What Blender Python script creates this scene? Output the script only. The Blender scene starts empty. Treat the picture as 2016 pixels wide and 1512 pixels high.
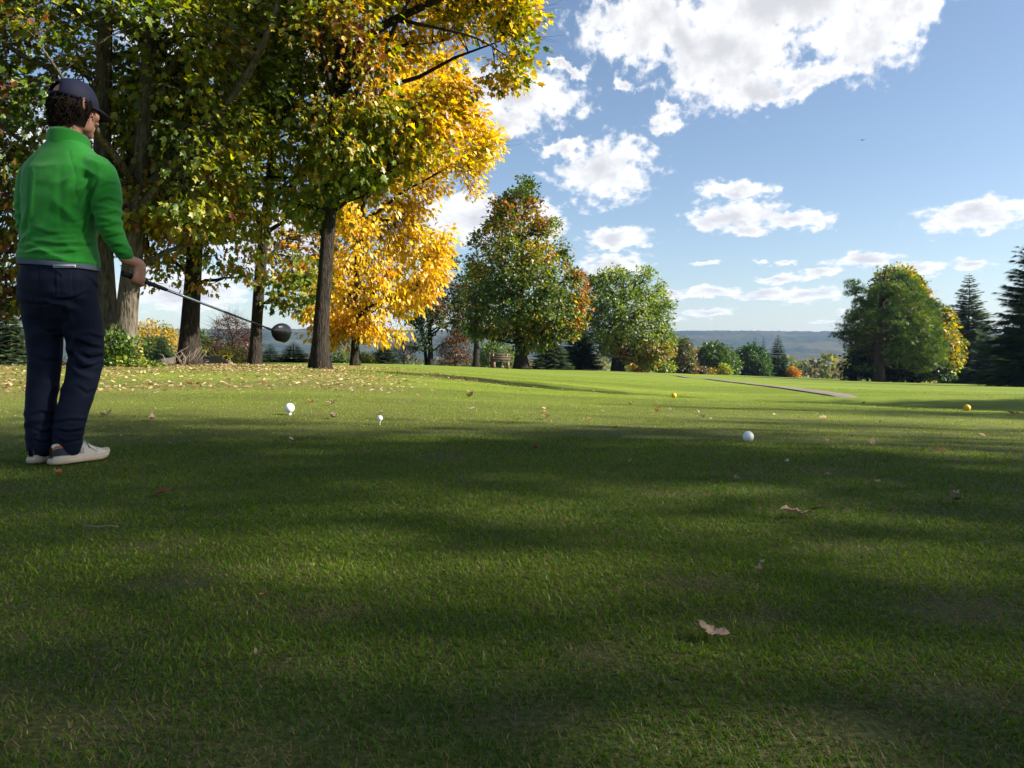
import bpy, math, random
import numpy as np
from mathutils import Vector, Matrix

# ------------------------------------------------------------------ camera, sky, sun, exposure
SC = bpy.context.scene
COL = SC.collection
H = 0.52                                   # camera height, the photographer is crouching
F = 1500.0                                 # focal length in pixels of the 2016 wide picture
HX, HY = 1008.0, 703.0                     # vanishing point of the view direction (horizon row)
cam_d = bpy.data.cameras.new('camera')
cam_d.sensor_width = 36.0
cam_d.lens = 36.0 * F / 2016.0
cam_d.shift_y = (HY - 756.0) / 2016.0
cam_d.clip_start = 0.05
cam_d.clip_end = 20000.0
cam = bpy.data.objects.new('camera', cam_d)
COL.objects.link(cam)
cam.location = (0, 0, H)
cam.rotation_euler = (math.radians(90), 0, 0)
SC.camera = cam

SUN_AZ, SUN_EL = 100.0, 31.0               # degrees clockwise from the view direction, degrees up
SKY_STRENGTH = 0.054
SUN_STRENGTH = 5.0
SC.view_settings.view_transform = 'Standard'
SC.view_settings.look = 'None'
SC.view_settings.gamma = 1.0
SC.view_settings.exposure = 1.62
SC.view_settings.use_curve_mapping = False
SC.render.engine = 'CYCLES'
cy = SC.cycles
cy.max_bounces = 6
cy.diffuse_bounces = 3
cy.glossy_bounces = 2
cy.transmission_bounces = 4
cy.volume_bounces = 0
cy.transparent_max_bounces = 4
cy.caustics_reflective = False
cy.caustics_refractive = False
cy.use_denoising = True
cy.sample_clamp_indirect = 6.0

sun_d = bpy.data.lights.new('sun', 'SUN')
sun_d.energy = SUN_STRENGTH
sun_d.angle = math.radians(0.53)
sun_d.color = (1.0, 0.93, 0.82)
sun = bpy.data.objects.new('sun', sun_d)
COL.objects.link(sun)
_a, _e = math.radians(SUN_AZ), math.radians(SUN_EL)
SUN_DIR = Vector((math.sin(_a) * math.cos(_e), math.cos(_a) * math.cos(_e), math.sin(_e)))
sun.rotation_euler = (-SUN_DIR).to_track_quat('-Z', 'Y').to_euler()
sun.location = SUN_DIR * 60


def px_azel(px, py):
    u, v = (px - HX) / F, (HY - py) / F
    return math.atan(u), math.atan(v / math.sqrt(1 + u * u))


def build_world():
    w = bpy.data.worlds.new('World')
    SC.world = w
    w.use_nodes = True
    nt = w.node_tree
    nt.nodes.clear()
    N, L = nt.nodes.new, nt.links.new
    out = N('ShaderNodeOutputWorld')
    bg = N('ShaderNodeBackground')
    bg.inputs['Strength'].default_value = SKY_STRENGTH
    L(bg.outputs[0], out.inputs['Surface'])
    sky = N('ShaderNodeTexSky')
    sky.sky_type = 'NISHITA'
    sky.sun_disc = False
    sky.sun_elevation = _e
    sky.sun_rotation = _a
    sky.altitude = 150.0
    sky.air_density = 1.0
    sky.dust_density = 0.9
    sky.ozone_density = 1.5
    tc = N('ShaderNodeTexCoord')
    sep = N('ShaderNodeSeparateXYZ')
    L(tc.outputs['Generated'], sep.inputs[0])

    def math_(op, a, b=None, c=None, clamp=False):
        n = N('ShaderNodeMath')
        n.operation = op
        n.use_clamp = clamp
        for i, v in enumerate((a, b, c)):
            if v is None:
                continue
            if isinstance(v, (int, float)):
                n.inputs[i].default_value = v
            else:
                L(v, n.inputs[i])
        return n.outputs[0]

    def vmath(op, a, b=None, c=None, out_i=0):
        n = N('ShaderNodeVectorMath')
        n.operation = op
        for i, v in enumerate((a, b, c)):
            if v is None:
                continue
            if isinstance(v, tuple):
                n.inputs[i].default_value = v
            elif isinstance(v, (int, float)):
                n.inputs['Scale'].default_value = v
            else:
                L(v, n.inputs[i] if not (op == 'SCALE' and i == 1) else n.inputs['Scale'])
        return n.outputs['Value'] if op in ('LENGTH', 'DOT_PRODUCT') else n.outputs[0]

    def comb(x, y, z=0.0):
        n = N('ShaderNodeCombineXYZ')
        for i, v in enumerate((x, y, z)):
            if isinstance(v, (int, float)):
                n.inputs[i].default_value = v
            else:
                L(v, n.inputs[i])
        return n.outputs[0]

    az = math_('ARCTAN2', sep.outputs['X'], sep.outputs['Y'])
    el = math_('ARCSINE', sep.outputs['Z'])
    elp = math_('MAXIMUM', el, 0.0)
    P = comb(az, el)
    # billow noise: finer and flatter towards the horizon, as a cloud layer seen at a slant
    Q = comb(math_('MULTIPLY', az, 4.2), math_('MULTIPLY', math_('LOGARITHM', math_('ADD', elp, 0.10), 2.718), 1.9), 0.37)

    def noise(vec, scale, detail, rough, seed):
        n = N('ShaderNodeTexNoise')
        n.noise_dimensions = '3D'
        n.inputs['Scale'].default_value = scale
        n.inputs['Detail'].default_value = detail
        n.inputs['Roughness'].default_value = rough
        L(vmath('ADD', vec, (seed, seed * 0.7, seed * 1.3)), n.inputs['Vector'])
        return n
    n1 = noise(Q, 5.0, 9.0, 0.62, 3.1)
    n2 = noise(Q, 14.0, 6.0, 0.6, 11.7)
    wv = vmath('SUBTRACT', n1.outputs['Color'], (0.5, 0.5, 0.5))
    amp = math_('MULTIPLY_ADD', elp, 0.26, 0.014)
    Pw = vmath('ADD', P, vmath('MULTIPLY', vmath('SCALE', wv, amp), (1.25, 0.8, 0)))
    # clouds: (px, py, half width, half height) in the photograph, then the sky round about
    clouds = [(1290, 50, 150, 62), (1430, 95, 150, 95), (1530, 15, 260, 60), (1690, 60, 110, 85), (1790, 10, 90, 45),
              (1490, 175, 90, 40), (1590, 165, 55, 26), (1310, 228, 34, 26), (1225, 172, 28, 16), (1120, 135, 46, 14),
              (1030, 195, 118, 42), (985, 240, 100, 26), (930, 170, 80, 40), (1195, 335, 92, 60), (1110, 288, 56, 16),
              (925, 430, 110, 52), (1060, 440, 50, 42), (1215, 471, 66, 21), (1205, 522, 66, 22), (1455, 376, 76, 18),
              (1440, 428, 92, 28), (1560, 436, 76, 18), (1475, 455, 42, 10), (1925, 424, 116, 31), (1382, 520, 28, 6),
              (1498, 517, 10, 6), (1550, 517, 27, 6), (1615, 538, 40, 9), (1530, 551, 52, 8), (1400, 573, 62, 10), (1500, 580, 62, 11),
              (1585, 581, 66, 13), (1395, 616, 52, 9), (1325, 580, 26, 10), (1326, 628, 22, 6), (1620, 632, 28, 5),
              (1710, 514, 66, 17), (1815, 528, 42, 14), (1917, 521, 46, 10), (1668, 616, 18, 8), (360, 575, 130, 40),
              (520, 470, 120, 60), (190, 300, 170, 80), (480, 90, 240, 90), (60, 610, 90, 30), (700, 640, 90, 24)]
    items = []
    for (cx, cy_, rx, ry) in clouds:
        a, e = px_azel(cx, cy_)
        c2 = math.cos(a)
        items.append((a, e, rx / F * c2 * c2, ry / F * c2))
    rg = random.Random(5)
    for k in range(64):                      # the same broken cumulus goes on round the rest of the sky
        a = rg.uniform(0.66, 2 * math.pi - 0.66)
        if a > math.pi:
            a -= 2 * math.pi
        e = rg.uniform(0.04, 1.0) if k % 2 else rg.uniform(0.04, 0.4)
        s = 0.35 + e
        items.append((a, e, s * rg.uniform(0.05, 0.13), s * rg.uniform(0.016, 0.045)))
    for a, e in ((0.1, 0.62), (-0.25, 0.75), (0.35, 0.72), (-0.5, 0.55)):
        items.append((a, e, 0.16, 0.06))
    D = None
    for (a, e, rx, ry) in items:
        d = vmath('LENGTH', vmath('MULTIPLY_ADD', Pw, (1 / rx, 1 / ry, 0), (-a / rx, -e / ry, 0)))
        D = d if D is None else math_('SMOOTH_MIN', D, d, 0.35)
    inside = math_('SUBTRACT', 1.25, D)
    fray = math_('MULTIPLY', math_('SUBTRACT', n2.outputs['Fac'], 0.5), 2.0)
    dens = math_('ADD', inside, fray)
    mr = N('ShaderNodeMapRange')
    mr.interpolation_type = 'SMOOTHSTEP'
    L(dens, mr.inputs['Value'])
    mr.inputs['From Min'].default_value = 0.02
    mr.inputs['From Max'].default_value = 0.66
    fac = mr.outputs[0]
    # thick middles of the clouds are greyer than their edges
    mr2 = N('ShaderNodeMapRange')
    mr2.interpolation_type = 'SMOOTHSTEP'
    n3 = noise(Q, 6.5, 4.0, 0.5, 23.0)
    L(math_('MULTIPLY_ADD', math_('SUBTRACT', n3.outputs['Fac'], 0.5), 2.0, inside), mr2.inputs['Value'])
    mr2.inputs['From Min'].default_value = 0.30
    mr2.inputs['From Max'].default_value = 1.45
    ramp = N('ShaderNodeMix')
    ramp.data_type = 'RGBA'
    L(mr2.outputs[0], ramp.inputs[0])
    k = 1.0 / SKY_STRENGTH
    ramp.inputs[6].default_value = (0.365 * k, 0.367 * k, 0.37 * k, 1)
    ramp.inputs[7].default_value = (0.238 * k, 0.242 * k, 0.252 * k, 1)
    mix = N('ShaderNodeMix')
    mix.data_type = 'RGBA'
    L(fac, mix.inputs[0])
    L(sky.outputs[0], mix.inputs[6])
    L(ramp.outputs[2], mix.inputs[7])
    L(mix.outputs[2], bg.inputs['Color'])
    w.cycles.sampling_method = 'MANUAL'
    w.cycles.sample_map_resolution = 512


build_world()

# ------------------------------------------------------------------ helpers
def at(px, py, y):
    """Point at forward distance y that the photograph shows at pixel (px, py)."""
    return np.array([(px - HX) / F * y, y, H + (HY - py) / F * y])


def tag(o, label=None, cat=None, group=None, kind=None):
    if label:
        o['label'] = label
    if cat:
        o['category'] = cat
    if group:
        o['group'] = group
    if kind:
        o['kind'] = kind
    return o


def mesh_np(name, V, Fs, col=None, smooth=False):
    """Mesh from a vertex array and one or more (m, k) face index arrays; col is one RGB per vertex."""
    V = np.asarray(V, dtype=np.float32)
    if isinstance(Fs, np.ndarray):
        Fs = [Fs]
    Fs = [np.asarray(f, dtype=np.int32) for f in Fs if len(f)]
    me = bpy.data.meshes.new(name)
    me.vertices.add(len(V))
    me.vertices.foreach_set('co', V.ravel())
    nl = sum(f.size for f in Fs)
    npoly = sum(len(f) for f in Fs)
    me.loops.add(nl)
    me.polygons.add(npoly)
    me.loops.foreach_set('vertex_index', np.concatenate([f.ravel() for f in Fs]))
    starts, s = [], 0
    for f in Fs:
        starts.append(s + np.arange(len(f), dtype=np.int32) * f.shape[1])
        s += f.size
    me.polygons.foreach_set('loop_start', np.concatenate(starts))
    if smooth:
        me.polygons.foreach_set('use_smooth', np.ones(npoly, dtype=bool))
    me.update(calc_edges=True)
    if col is not None:
        at_ = me.attributes.new('Col', 'FLOAT_COLOR', 'POINT')
        c4 = np.ones((len(V), 4), dtype=np.float32)
        c4[:, :3] = col
        at_.data.foreach_set('color', c4.ravel())
    return me


def obj(name, me, m=None, parent=None, loc=None):
    o = bpy.data.objects.new(name, me)
    COL.objects.link(o)
    if m is not None and not me.materials:
        me.materials.append(m)
    if parent is not None:
        o.parent = parent
    if loc is not None:
        o.location = loc
    return o


def empty(name, loc, rz=0.0):
    o = bpy.data.objects.new(name, None)
    COL.objects.link(o)
    o.location = loc
    o.rotation_euler = (0, 0, rz)
    o.empty_display_size = 0.2
    return o


def copy_tree(o, parent=None):
    c = o.copy()
    COL.objects.link(c)
    c.parent = parent
    for ch in o.children:
        copy_tree(ch, c)
    return c


class MB:
    """Collects pieces into one mesh."""
    def __init__(self):
        self.V, self.T, self.Q, self.C, self.n = [], [], [], [], 0

    def add(self, V, T=None, Q=None, col=None):
        V = np.asarray(V, dtype=np.float32).reshape(-1, 3)
        if T is not None and len(T):
            self.T.append(np.asarray(T, dtype=np.int64).reshape(-1, 3) + self.n)
        if Q is not None and len(Q):
            self.Q.append(np.asarray(Q, dtype=np.int64).reshape(-1, 4) + self.n)
        self.V.append(V)
        if col is not None:
            c = np.asarray(col, dtype=np.float32)
            self.C.append(np.broadcast_to(c, (len(V), 3)))
        self.n += len(V)
        return self

    def mesh(self, name, smooth=False, off=None):
        V = np.concatenate(self.V)
        if off is not None:
            V = V - np.asarray(off, dtype=np.float32)
        Fs = []
        if self.T:
            Fs.append(np.concatenate(self.T))
        if self.Q:
            Fs.append(np.concatenate(self.Q))
        col = np.concatenate(self.C) if self.C and sum(len(c) for c in self.C) == len(V) else None
        return mesh_np(name, V, Fs, col, smooth)


def norm(a):
    return a / np.maximum(np.linalg.norm(a, axis=-1, keepdims=True), 1e-9)


def tube(pts, rad, n=8, cap=True):
    """Tapered tube through pts; returns V, T, Q."""
    pts = np.asarray(pts, float)
    rad = np.broadcast_to(np.asarray(rad, float), (len(pts),))
    tg = norm(np.gradient(pts, axis=0))
    ref = np.array([0, 0, 1.0]) if abs(tg[0][2]) < 0.9 else np.array([1.0, 0, 0])
    V = []
    u = norm(np.cross(tg[0], ref))
    ang = np.arange(n) * 2 * np.pi / n
    for i in range(len(pts)):
        u = norm(u - tg[i] * np.dot(u, tg[i]))
        w = np.cross(tg[i], u)
        V.append(pts[i] + rad[i] * (np.cos(ang)[:, None] * u + np.sin(ang)[:, None] * w))
    V = np.concatenate(V)
    Q = []
    for i in range(len(pts) - 1):
        for k in range(n):
            Q.append((i * n + k, i * n + (k + 1) % n, (i + 1) * n + (k + 1) % n, (i + 1) * n + k))
    T = []
    if cap:
        a, b = len(V), len(V) + 1
        V = np.vstack([V, pts[0], pts[-1]])
        for k in range(n):
            T.append((a, (k + 1) % n, k))
            T.append((b, (len(pts) - 1) * n + k, (len(pts) - 1) * n + (k + 1) % n))
    return V, T, Q


def box(cx, cy_, cz, sx, sy, sz):
    V = np.array([(x, y, z) for x in (-.5, .5) for y in (-.5, .5) for z in (-.5, .5)]) * (sx, sy, sz) + (cx, cy_, cz)
    Q = [(0, 1, 3, 2), (4, 6, 7, 5), (0, 4, 5, 1), (2, 3, 7, 6), (0, 2, 6, 4), (1, 5, 7, 3)]
    return V, None, Q


def lathe(prof, n=24):
    """Profile of (radius, z) turned about z."""
    prof = np.asarray(prof, float)
    ang = np.arange(n) * 2 * np.pi / n
    V = np.concatenate([np.stack([r * np.cos(ang), r * np.sin(ang), np.full(n, z)], 1) for r, z in prof])
    Q = [(i * n + k, i * n + (k + 1) % n, (i + 1) * n + (k + 1) % n, (i + 1) * n + k) for i in range(len(prof) - 1) for k in range(n)]
    return V, None, Q


_LAT = np.random.default_rng(77).random((32, 32, 32))


def vnoise(P, scale=1.0, seed=0.0):
    """Smooth value noise 0..1 of points P (n, 2 or 3)."""
    P = np.asarray(P, float)
    if P.shape[1] == 2:
        P = np.column_stack([P, np.zeros(len(P))])
    p = P * scale + seed * 7.31 + 100.0
    i = np.floor(p).astype(int)
    f = p - i
    f = f * f * (3 - 2 * f)
    r = np.zeros(len(p))
    for a in (0, 1):
        for b in (0, 1):
            for c in (0, 1):
                w = (f[:, 0] if a else 1 - f[:, 0]) * (f[:, 1] if b else 1 - f[:, 1]) * (f[:, 2] if c else 1 - f[:, 2])
                r += w * _LAT[(i[:, 0] + a) % 32, (i[:, 1] + b) % 32, (i[:, 2] + c) % 32]
    return r


def fbm(P, scale, seed=0.0, oct_=3):
    r, a, s = 0, 1.0, 0
    for k in range(oct_):
        r = r + a * vnoise(P, scale * 2 ** k, seed + k * 1.7)
        s += a
        a *= 0.5
    return r / s


def sstep(a, b, x):
    t = np.clip((x - a) / (b - a), 0, 1)
    return t * t * (3 - 2 * t)


# ------------------------------------------------------------------ materials
def new_mat(name):
    m = bpy.data.materials.new(name)
    m.use_nodes = True
    nt = m.node_tree
    nt.nodes.clear()
    return m, nt, nt.nodes.new, nt.links.new


def mat_plain(name, color, rough=0.6, spec=0.3, vary=0.0, scale=20.0, bump=0.0, bscale=60.0, metallic=0.0, coat=0.0, sheen=0.0, stretch=(1, 1, 1), bdist=0.01):
    m, nt, N, L = new_mat(name)
    o = N('ShaderNodeOutputMaterial')
    b = N('ShaderNodeBsdfPrincipled')
    b.inputs['Base Color'].default_value = (*color, 1)
    b.inputs['Roughness'].default_value = rough
    b.inputs['Specular IOR Level'].default_value = spec
    b.inputs['Metallic'].default_value = metallic
    b.inputs['Coat Weight'].default_value = coat
    b.inputs['Sheen Weight'].default_value = sheen
    L(b.outputs[0], o.inputs[0])
    tc = N('ShaderNodeTexCoord')
    mp = N('ShaderNodeMapping')
    mp.inputs['Scale'].default_value = stretch
    L(tc.outputs['Object'], mp.inputs['Vector'])
    if vary:
        n = N('ShaderNodeTexNoise')
        n.inputs['Scale'].default_value = scale
        n.inputs['Detail'].default_value = 5
        L(mp.outputs[0], n.inputs['Vector'])
        mx = N('ShaderNodeMix')
        mx.data_type = 'RGBA'
        L(n.outputs['Fac'], mx.inputs[0])
        mx.inputs[6].default_value = (*[c * (1 - vary) for c in color], 1)
        mx.inputs[7].default_value = (*[min(1, c * (1 + vary)) for c in color], 1)
        L(mx.outputs[2], b.inputs['Base Color'])
    if bump:
        n = N('ShaderNodeTexNoise')
        n.inputs['Scale'].default_value = bscale
        n.inputs['Detail'].default_value = 6
        L(mp.outputs[0], n.inputs['Vector'])
        bp = N('ShaderNodeBump')
        bp.inputs['Strength'].default_value = bump
        bp.inputs['Distance'].default_value = bdist
        L(n.outputs['Fac'], bp.inputs['Height'])
        L(bp.outputs[0], b.inputs['Normal'])
    return m


def mat_leaf(name, trans=0.38, gloss=0.06, tint=(1, 1, 1)):
    """Leaf blades: colour from the vertex attribute, light passes through."""
    m, nt, N, L = new_mat(name)
    o = N('ShaderNodeOutputMaterial')
    a = N('ShaderNodeAttribute')
    a.attribute_name = 'Col'
    d = N('ShaderNodeBsdfDiffuse')
    t = N('ShaderNodeBsdfTranslucent')
    g = N('ShaderNodeBsdfGlossy')
    g.inputs['Roughness'].default_value = 0.45
    g.inputs['Color'].default_value = (0.9, 0.9, 0.9, 1)
    L(a.outputs['Color'], d.inputs['Color'])
    h = N('ShaderNodeHueSaturation')
    h.inputs['Saturation'].default_value = 1.12
    h.inputs['Value'].default_value = 1.42
    L(a.outputs['Color'], h.inputs['Color'])
    L(h.outputs[0], t.inputs['Color'])
    m1 = N('ShaderNodeMixShader')
    m1.inputs[0].default_value = trans
    L(d.outputs[0], m1.inputs[1])
    L(t.outputs[0], m1.inputs[2])
    m2 = N('ShaderNodeMixShader')
    m2.inputs[0].default_value = gloss
    L(m1.outputs[0], m2.inputs[1])
    L(g.outputs[0], m2.inputs[2])
    L(m2.outputs[0], o.inputs[0])
    return m


def mat_bark(name, dark, light, vs=6.0, zs=1.2):
    m, nt, N, L = new_mat(name)
    o = N('ShaderNodeOutputMaterial')
    b = N('ShaderNodeBsdfPrincipled')
    b.inputs['Roughness'].default_value = 0.9
    b.inputs['Specular IOR Level'].default_value = 0.1
    L(b.outputs[0], o.inputs[0])
    tc = N('ShaderNodeTexCoord')
    mp = N('ShaderNodeMapping')
    mp.inputs['Scale'].default_value = (vs, vs, zs)
    L(tc.outputs['Object'], mp.inputs['Vector'])
    n = N('ShaderNodeTexNoise')
    n.inputs['Scale'].default_value = 3.0
    n.inputs['Detail'].default_value = 7
    n.inputs['Roughness'].default_value = 0.65
    L(mp.outputs[0], n.inputs['Vector'])
    v = N('ShaderNodeTexVoronoi')
    v.feature = 'DISTANCE_TO_EDGE'
    v.inputs['Scale'].default_value = 3.5
    L(mp.outputs[0], v.inputs['Vector'])
    cr = N('ShaderNodeValToRGB')
    cr.color_ramp.elements[0].position = 0.35
    cr.color_ramp.elements[0].color = (*dark, 1)
    cr.color_ramp.elements[1].position = 0.68
    cr.color_ramp.elements[1].color = (*light, 1)
    L(n.outputs['Fac'], cr.inputs[0])
    L(cr.outputs[0], b.inputs['Base Color'])
    ad = N('ShaderNodeMath')
    ad.operation = 'ADD'
    L(n.outputs['Fac'], ad.inputs[0])
    L(v.outputs['Distance'], ad.inputs[1])
    bp = N('ShaderNodeBump')
    bp.inputs['Strength'].default_value = 0.9
    bp.inputs['Distance'].default_value = 0.05
    L(ad.outputs[0], bp.inputs['Height'])
    L(bp.outputs[0], b.inputs['Normal'])
    return m


M_LEAF = mat_leaf('leaf_blades', 0.50, 0.03)
M_NEEDLE = mat_leaf('needles', 0.28, 0.03)
M_GRASS = mat_leaf('grass_blades', 0.42, 0.012)
M_DEADLEAF = mat_leaf('dead_leaves', 0.15, 0.02)
M_BARK = mat_bark('oak_bark', (0.011, 0.009, 0.007), (0.046, 0.037, 0.028))  # near-black tone carries the shade the trunks stand in
M_BARK_PALE = mat_bark('pale_oak_bark', (0.036, 0.030, 0.022), (0.15, 0.128, 0.095), 5.0, 1.0)
M_BARK_PINE = mat_bark('pine_bark', (0.022, 0.015, 0.011), (0.10, 0.062, 0.042))
# ------------------------------------------------------------------ the ground
_D = np.array([0, 2.5, 6, 12, 22, 35, 65, 110, 160, 250, 400, 700, 1500, 9000.0])
_ROWS = {-180: [0] * 6 + [-.2, -.5, -1, -2, -4, -8, -16, -20], -90: [0, 0, .04, .1, .2, .25, 0, -.5, -1, -2, -6, -12, -18, -20],
         -60: [0, 0, .02, .16, .32, .27, -.3, -1, -2, -4, -8, -15, -20, -20], -35: [0, 0, .02, .15, .34, .30, -.1, -.7, -1.4, -3, -8, -15, -20, -20],
         -15: [0, 0, .015, .12, .29, .28, -.05, -.6, -1.3, -3, -8, -15, -20, -20], -6: [0, 0, 0, .03, .08, .10, -.25, -.9, -1.6, -3.5, -8, -15, -20, -20],
         0: [0, 0, -.02, -.05, -.1, -.18, -.43, -1.2, -2.2, -4.5, -9, -15, -20, -20], 8: [0, 0, -.04, -.12, -.25, -.45, -.9, -1.4, -2.3, -4.5, -9, -15, -20, -20],
         15: [0, 0, -.05, -.15, -.32, -.58, -1.2, -2.1, -3.1, -4.8, -9, -15, -20, -20], 26: [0, 0, -.07, -.17, -.4, -.75, -1.6, -2.75, -4.0, -7.0, -11, -16, -20, -20],
         35: [0, 0, -.08, -.18, -.42, -.8, -1.75, -3.0, -4.4, -7, -11, -16, -20, -20], 60: [0, 0, -.08, -.2, -.45, -.8, -1.6, -2.8, -4, -7, -11, -16, -20, -20],
         90: [0, 0, -.06, -.15, -.3, -.5, -1, -2, -3, -5, -9, -15, -20, -20], 180: [0] * 6 + [-.2, -.5, -1, -2, -4, -8, -16, -20]}
_TH = np.array(sorted(_ROWS))
_LD = np.linspace(math.log(0.8), math.log(9000), 300)
_tab = np.stack([np.interp(np.exp(_LD), _D, _ROWS[t]) for t in _TH])
_TG = np.arange(-180, 181, 1.0)
_tab = np.stack([np.interp(_TG, _TH, _tab[:, j]) for j in range(300)], 1)


def _smooth(a, w, axis):
    k = np.exp(-0.5 * (np.arange(-3 * w, 3 * w + 1) / w) ** 2)
    k /= k.sum()
    return np.apply_along_axis(lambda v: np.convolve(np.pad(v, 3 * w, mode='edge'), k, mode='valid'), axis, a)


_tab = _smooth(_smooth(_tab, 6, 1), 3, 0)
TEE_A, TEE_B = np.array([-1.0, 16.5]), np.array([7.0, 9.2])      # far edge of the tee, the ground dips beyond it


def terr(x, y):
    x = np.atleast_1d(np.asarray(x, float))
    y = np.atleast_1d(np.asarray(y, float))
    d = np.hypot(x, y)
    th = np.degrees(np.arctan2(x, y))
    fd = (np.log(np.maximum(d, 0.81)) - _LD[0]) / (_LD[1] - _LD[0])
    fd = np.clip(fd, 0, 298.99)
    ft = np.clip(th + 180, 0, 359.99)
    i, j = ft.astype(int), fd.astype(int)
    a, b = ft - i, fd - j
    z = (_tab[i, j] * (1 - a) * (1 - b) + _tab[i + 1, j] * a * (1 - b) + _tab[i, j + 1] * (1 - a) * b + _tab[i + 1, j + 1] * a * b)
    z = z * sstep(3.0, 8.0, d)
    t = (TEE_B - TEE_A) / np.linalg.norm(TEE_B - TEE_A)
    nrm_ = np.array([-t[1], t[0]])
    if nrm_[1] < 0:
        nrm_ = -nrm_
    s = (x - TEE_A[0]) * nrm_[0] + (y - TEE_A[1]) * nrm_[1]
    along = (x - TEE_A[0]) * t[0] + (y - TEE_A[1]) * t[1]
    dip = sstep(0.0, 1.6, s) * (1 - sstep(4.5, 13, s)) * sstep(-3, 4, along) * (1 - sstep(18, 30, along))
    z = z - 0.46 * dip
    P = np.column_stack([x, y])
    z = z + (vnoise(P, 0.5, 2) - 0.5) * 0.02 * sstep(1.5, 6, d) * (1 - sstep(60, 120, d))
    z = z + (vnoise(P, 0.06, 5) - 0.5) * 0.35 * sstep(25, 70, d) * (1 - sstep(300, 600, d))
    return z


def terr1(x, y):
    return float(terr(x, y)[0])


def ground_hit(px, py, ymax=300.0):
    """First point of the ground that the photograph shows at pixel (px, py)."""
    y = np.concatenate([np.arange(0.6, 12, 0.01), np.arange(12, 60, 0.05), np.arange(60, ymax, 0.25)])
    x = (px - HX) / F * y
    z = H + (HY - py) / F * y
    k = np.argmax(z < terr(x, y))
    return np.array([x[k], y[k], terr1(x[k], y[k])]) if (z < terr(x, y)).any() else np.array([x[-1], y[-1], terr1(x[-1], y[-1])])


# cart path centre line, then used to keep blades off it
PATH_C = np.array([ground_hit(px, py)[:2] for px, py in ((1640, 777), (1590, 770.5), (1540, 764), (1490, 758), (1445, 753))])
PATH_C = np.vstack([PATH_C[0] + (PATH_C[0] - PATH_C[1]) * k for k in (3.0, 2.0, 1.0)] + [PATH_C])
_far = np.array([(16, 75), (14, 95), (10, 112), (2, 130)], float)
PATH_C = np.vstack([PATH_C, PATH_C[-1] + (PATH_C[-1] - PATH_C[-2]) * 0.5, _far])


def resample(P, step):
    seg = np.r_[0, np.cumsum(np.linalg.norm(np.diff(P, axis=0), axis=1))]
    t = np.arange(0, seg[-1], step)
    Q = np.column_stack([np.interp(t, seg, P[:, k]) for k in range(P.shape[1])])
    for _ in range(6):
        Q[1:-1] = 0.25 * Q[:-2] + 0.5 * Q[1:-1] + 0.25 * Q[2:]
    return Q


PATH_R = resample(PATH_C, 0.6)
_t = (TEE_B - TEE_A) / np.linalg.norm(TEE_B - TEE_A)
PATH_R = PATH_R[HX + F * PATH_R[:, 0] / PATH_R[:, 1] < 1745]           # it comes out from under the edge of the tee
PATH_W = 0.27


def path_dist(x, y):
    d = np.full(len(x), 99.0)
    for p in PATH_R[::2]:
        d = np.minimum(d, np.hypot(x - p[0], y - p[1]))
    return d


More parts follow.
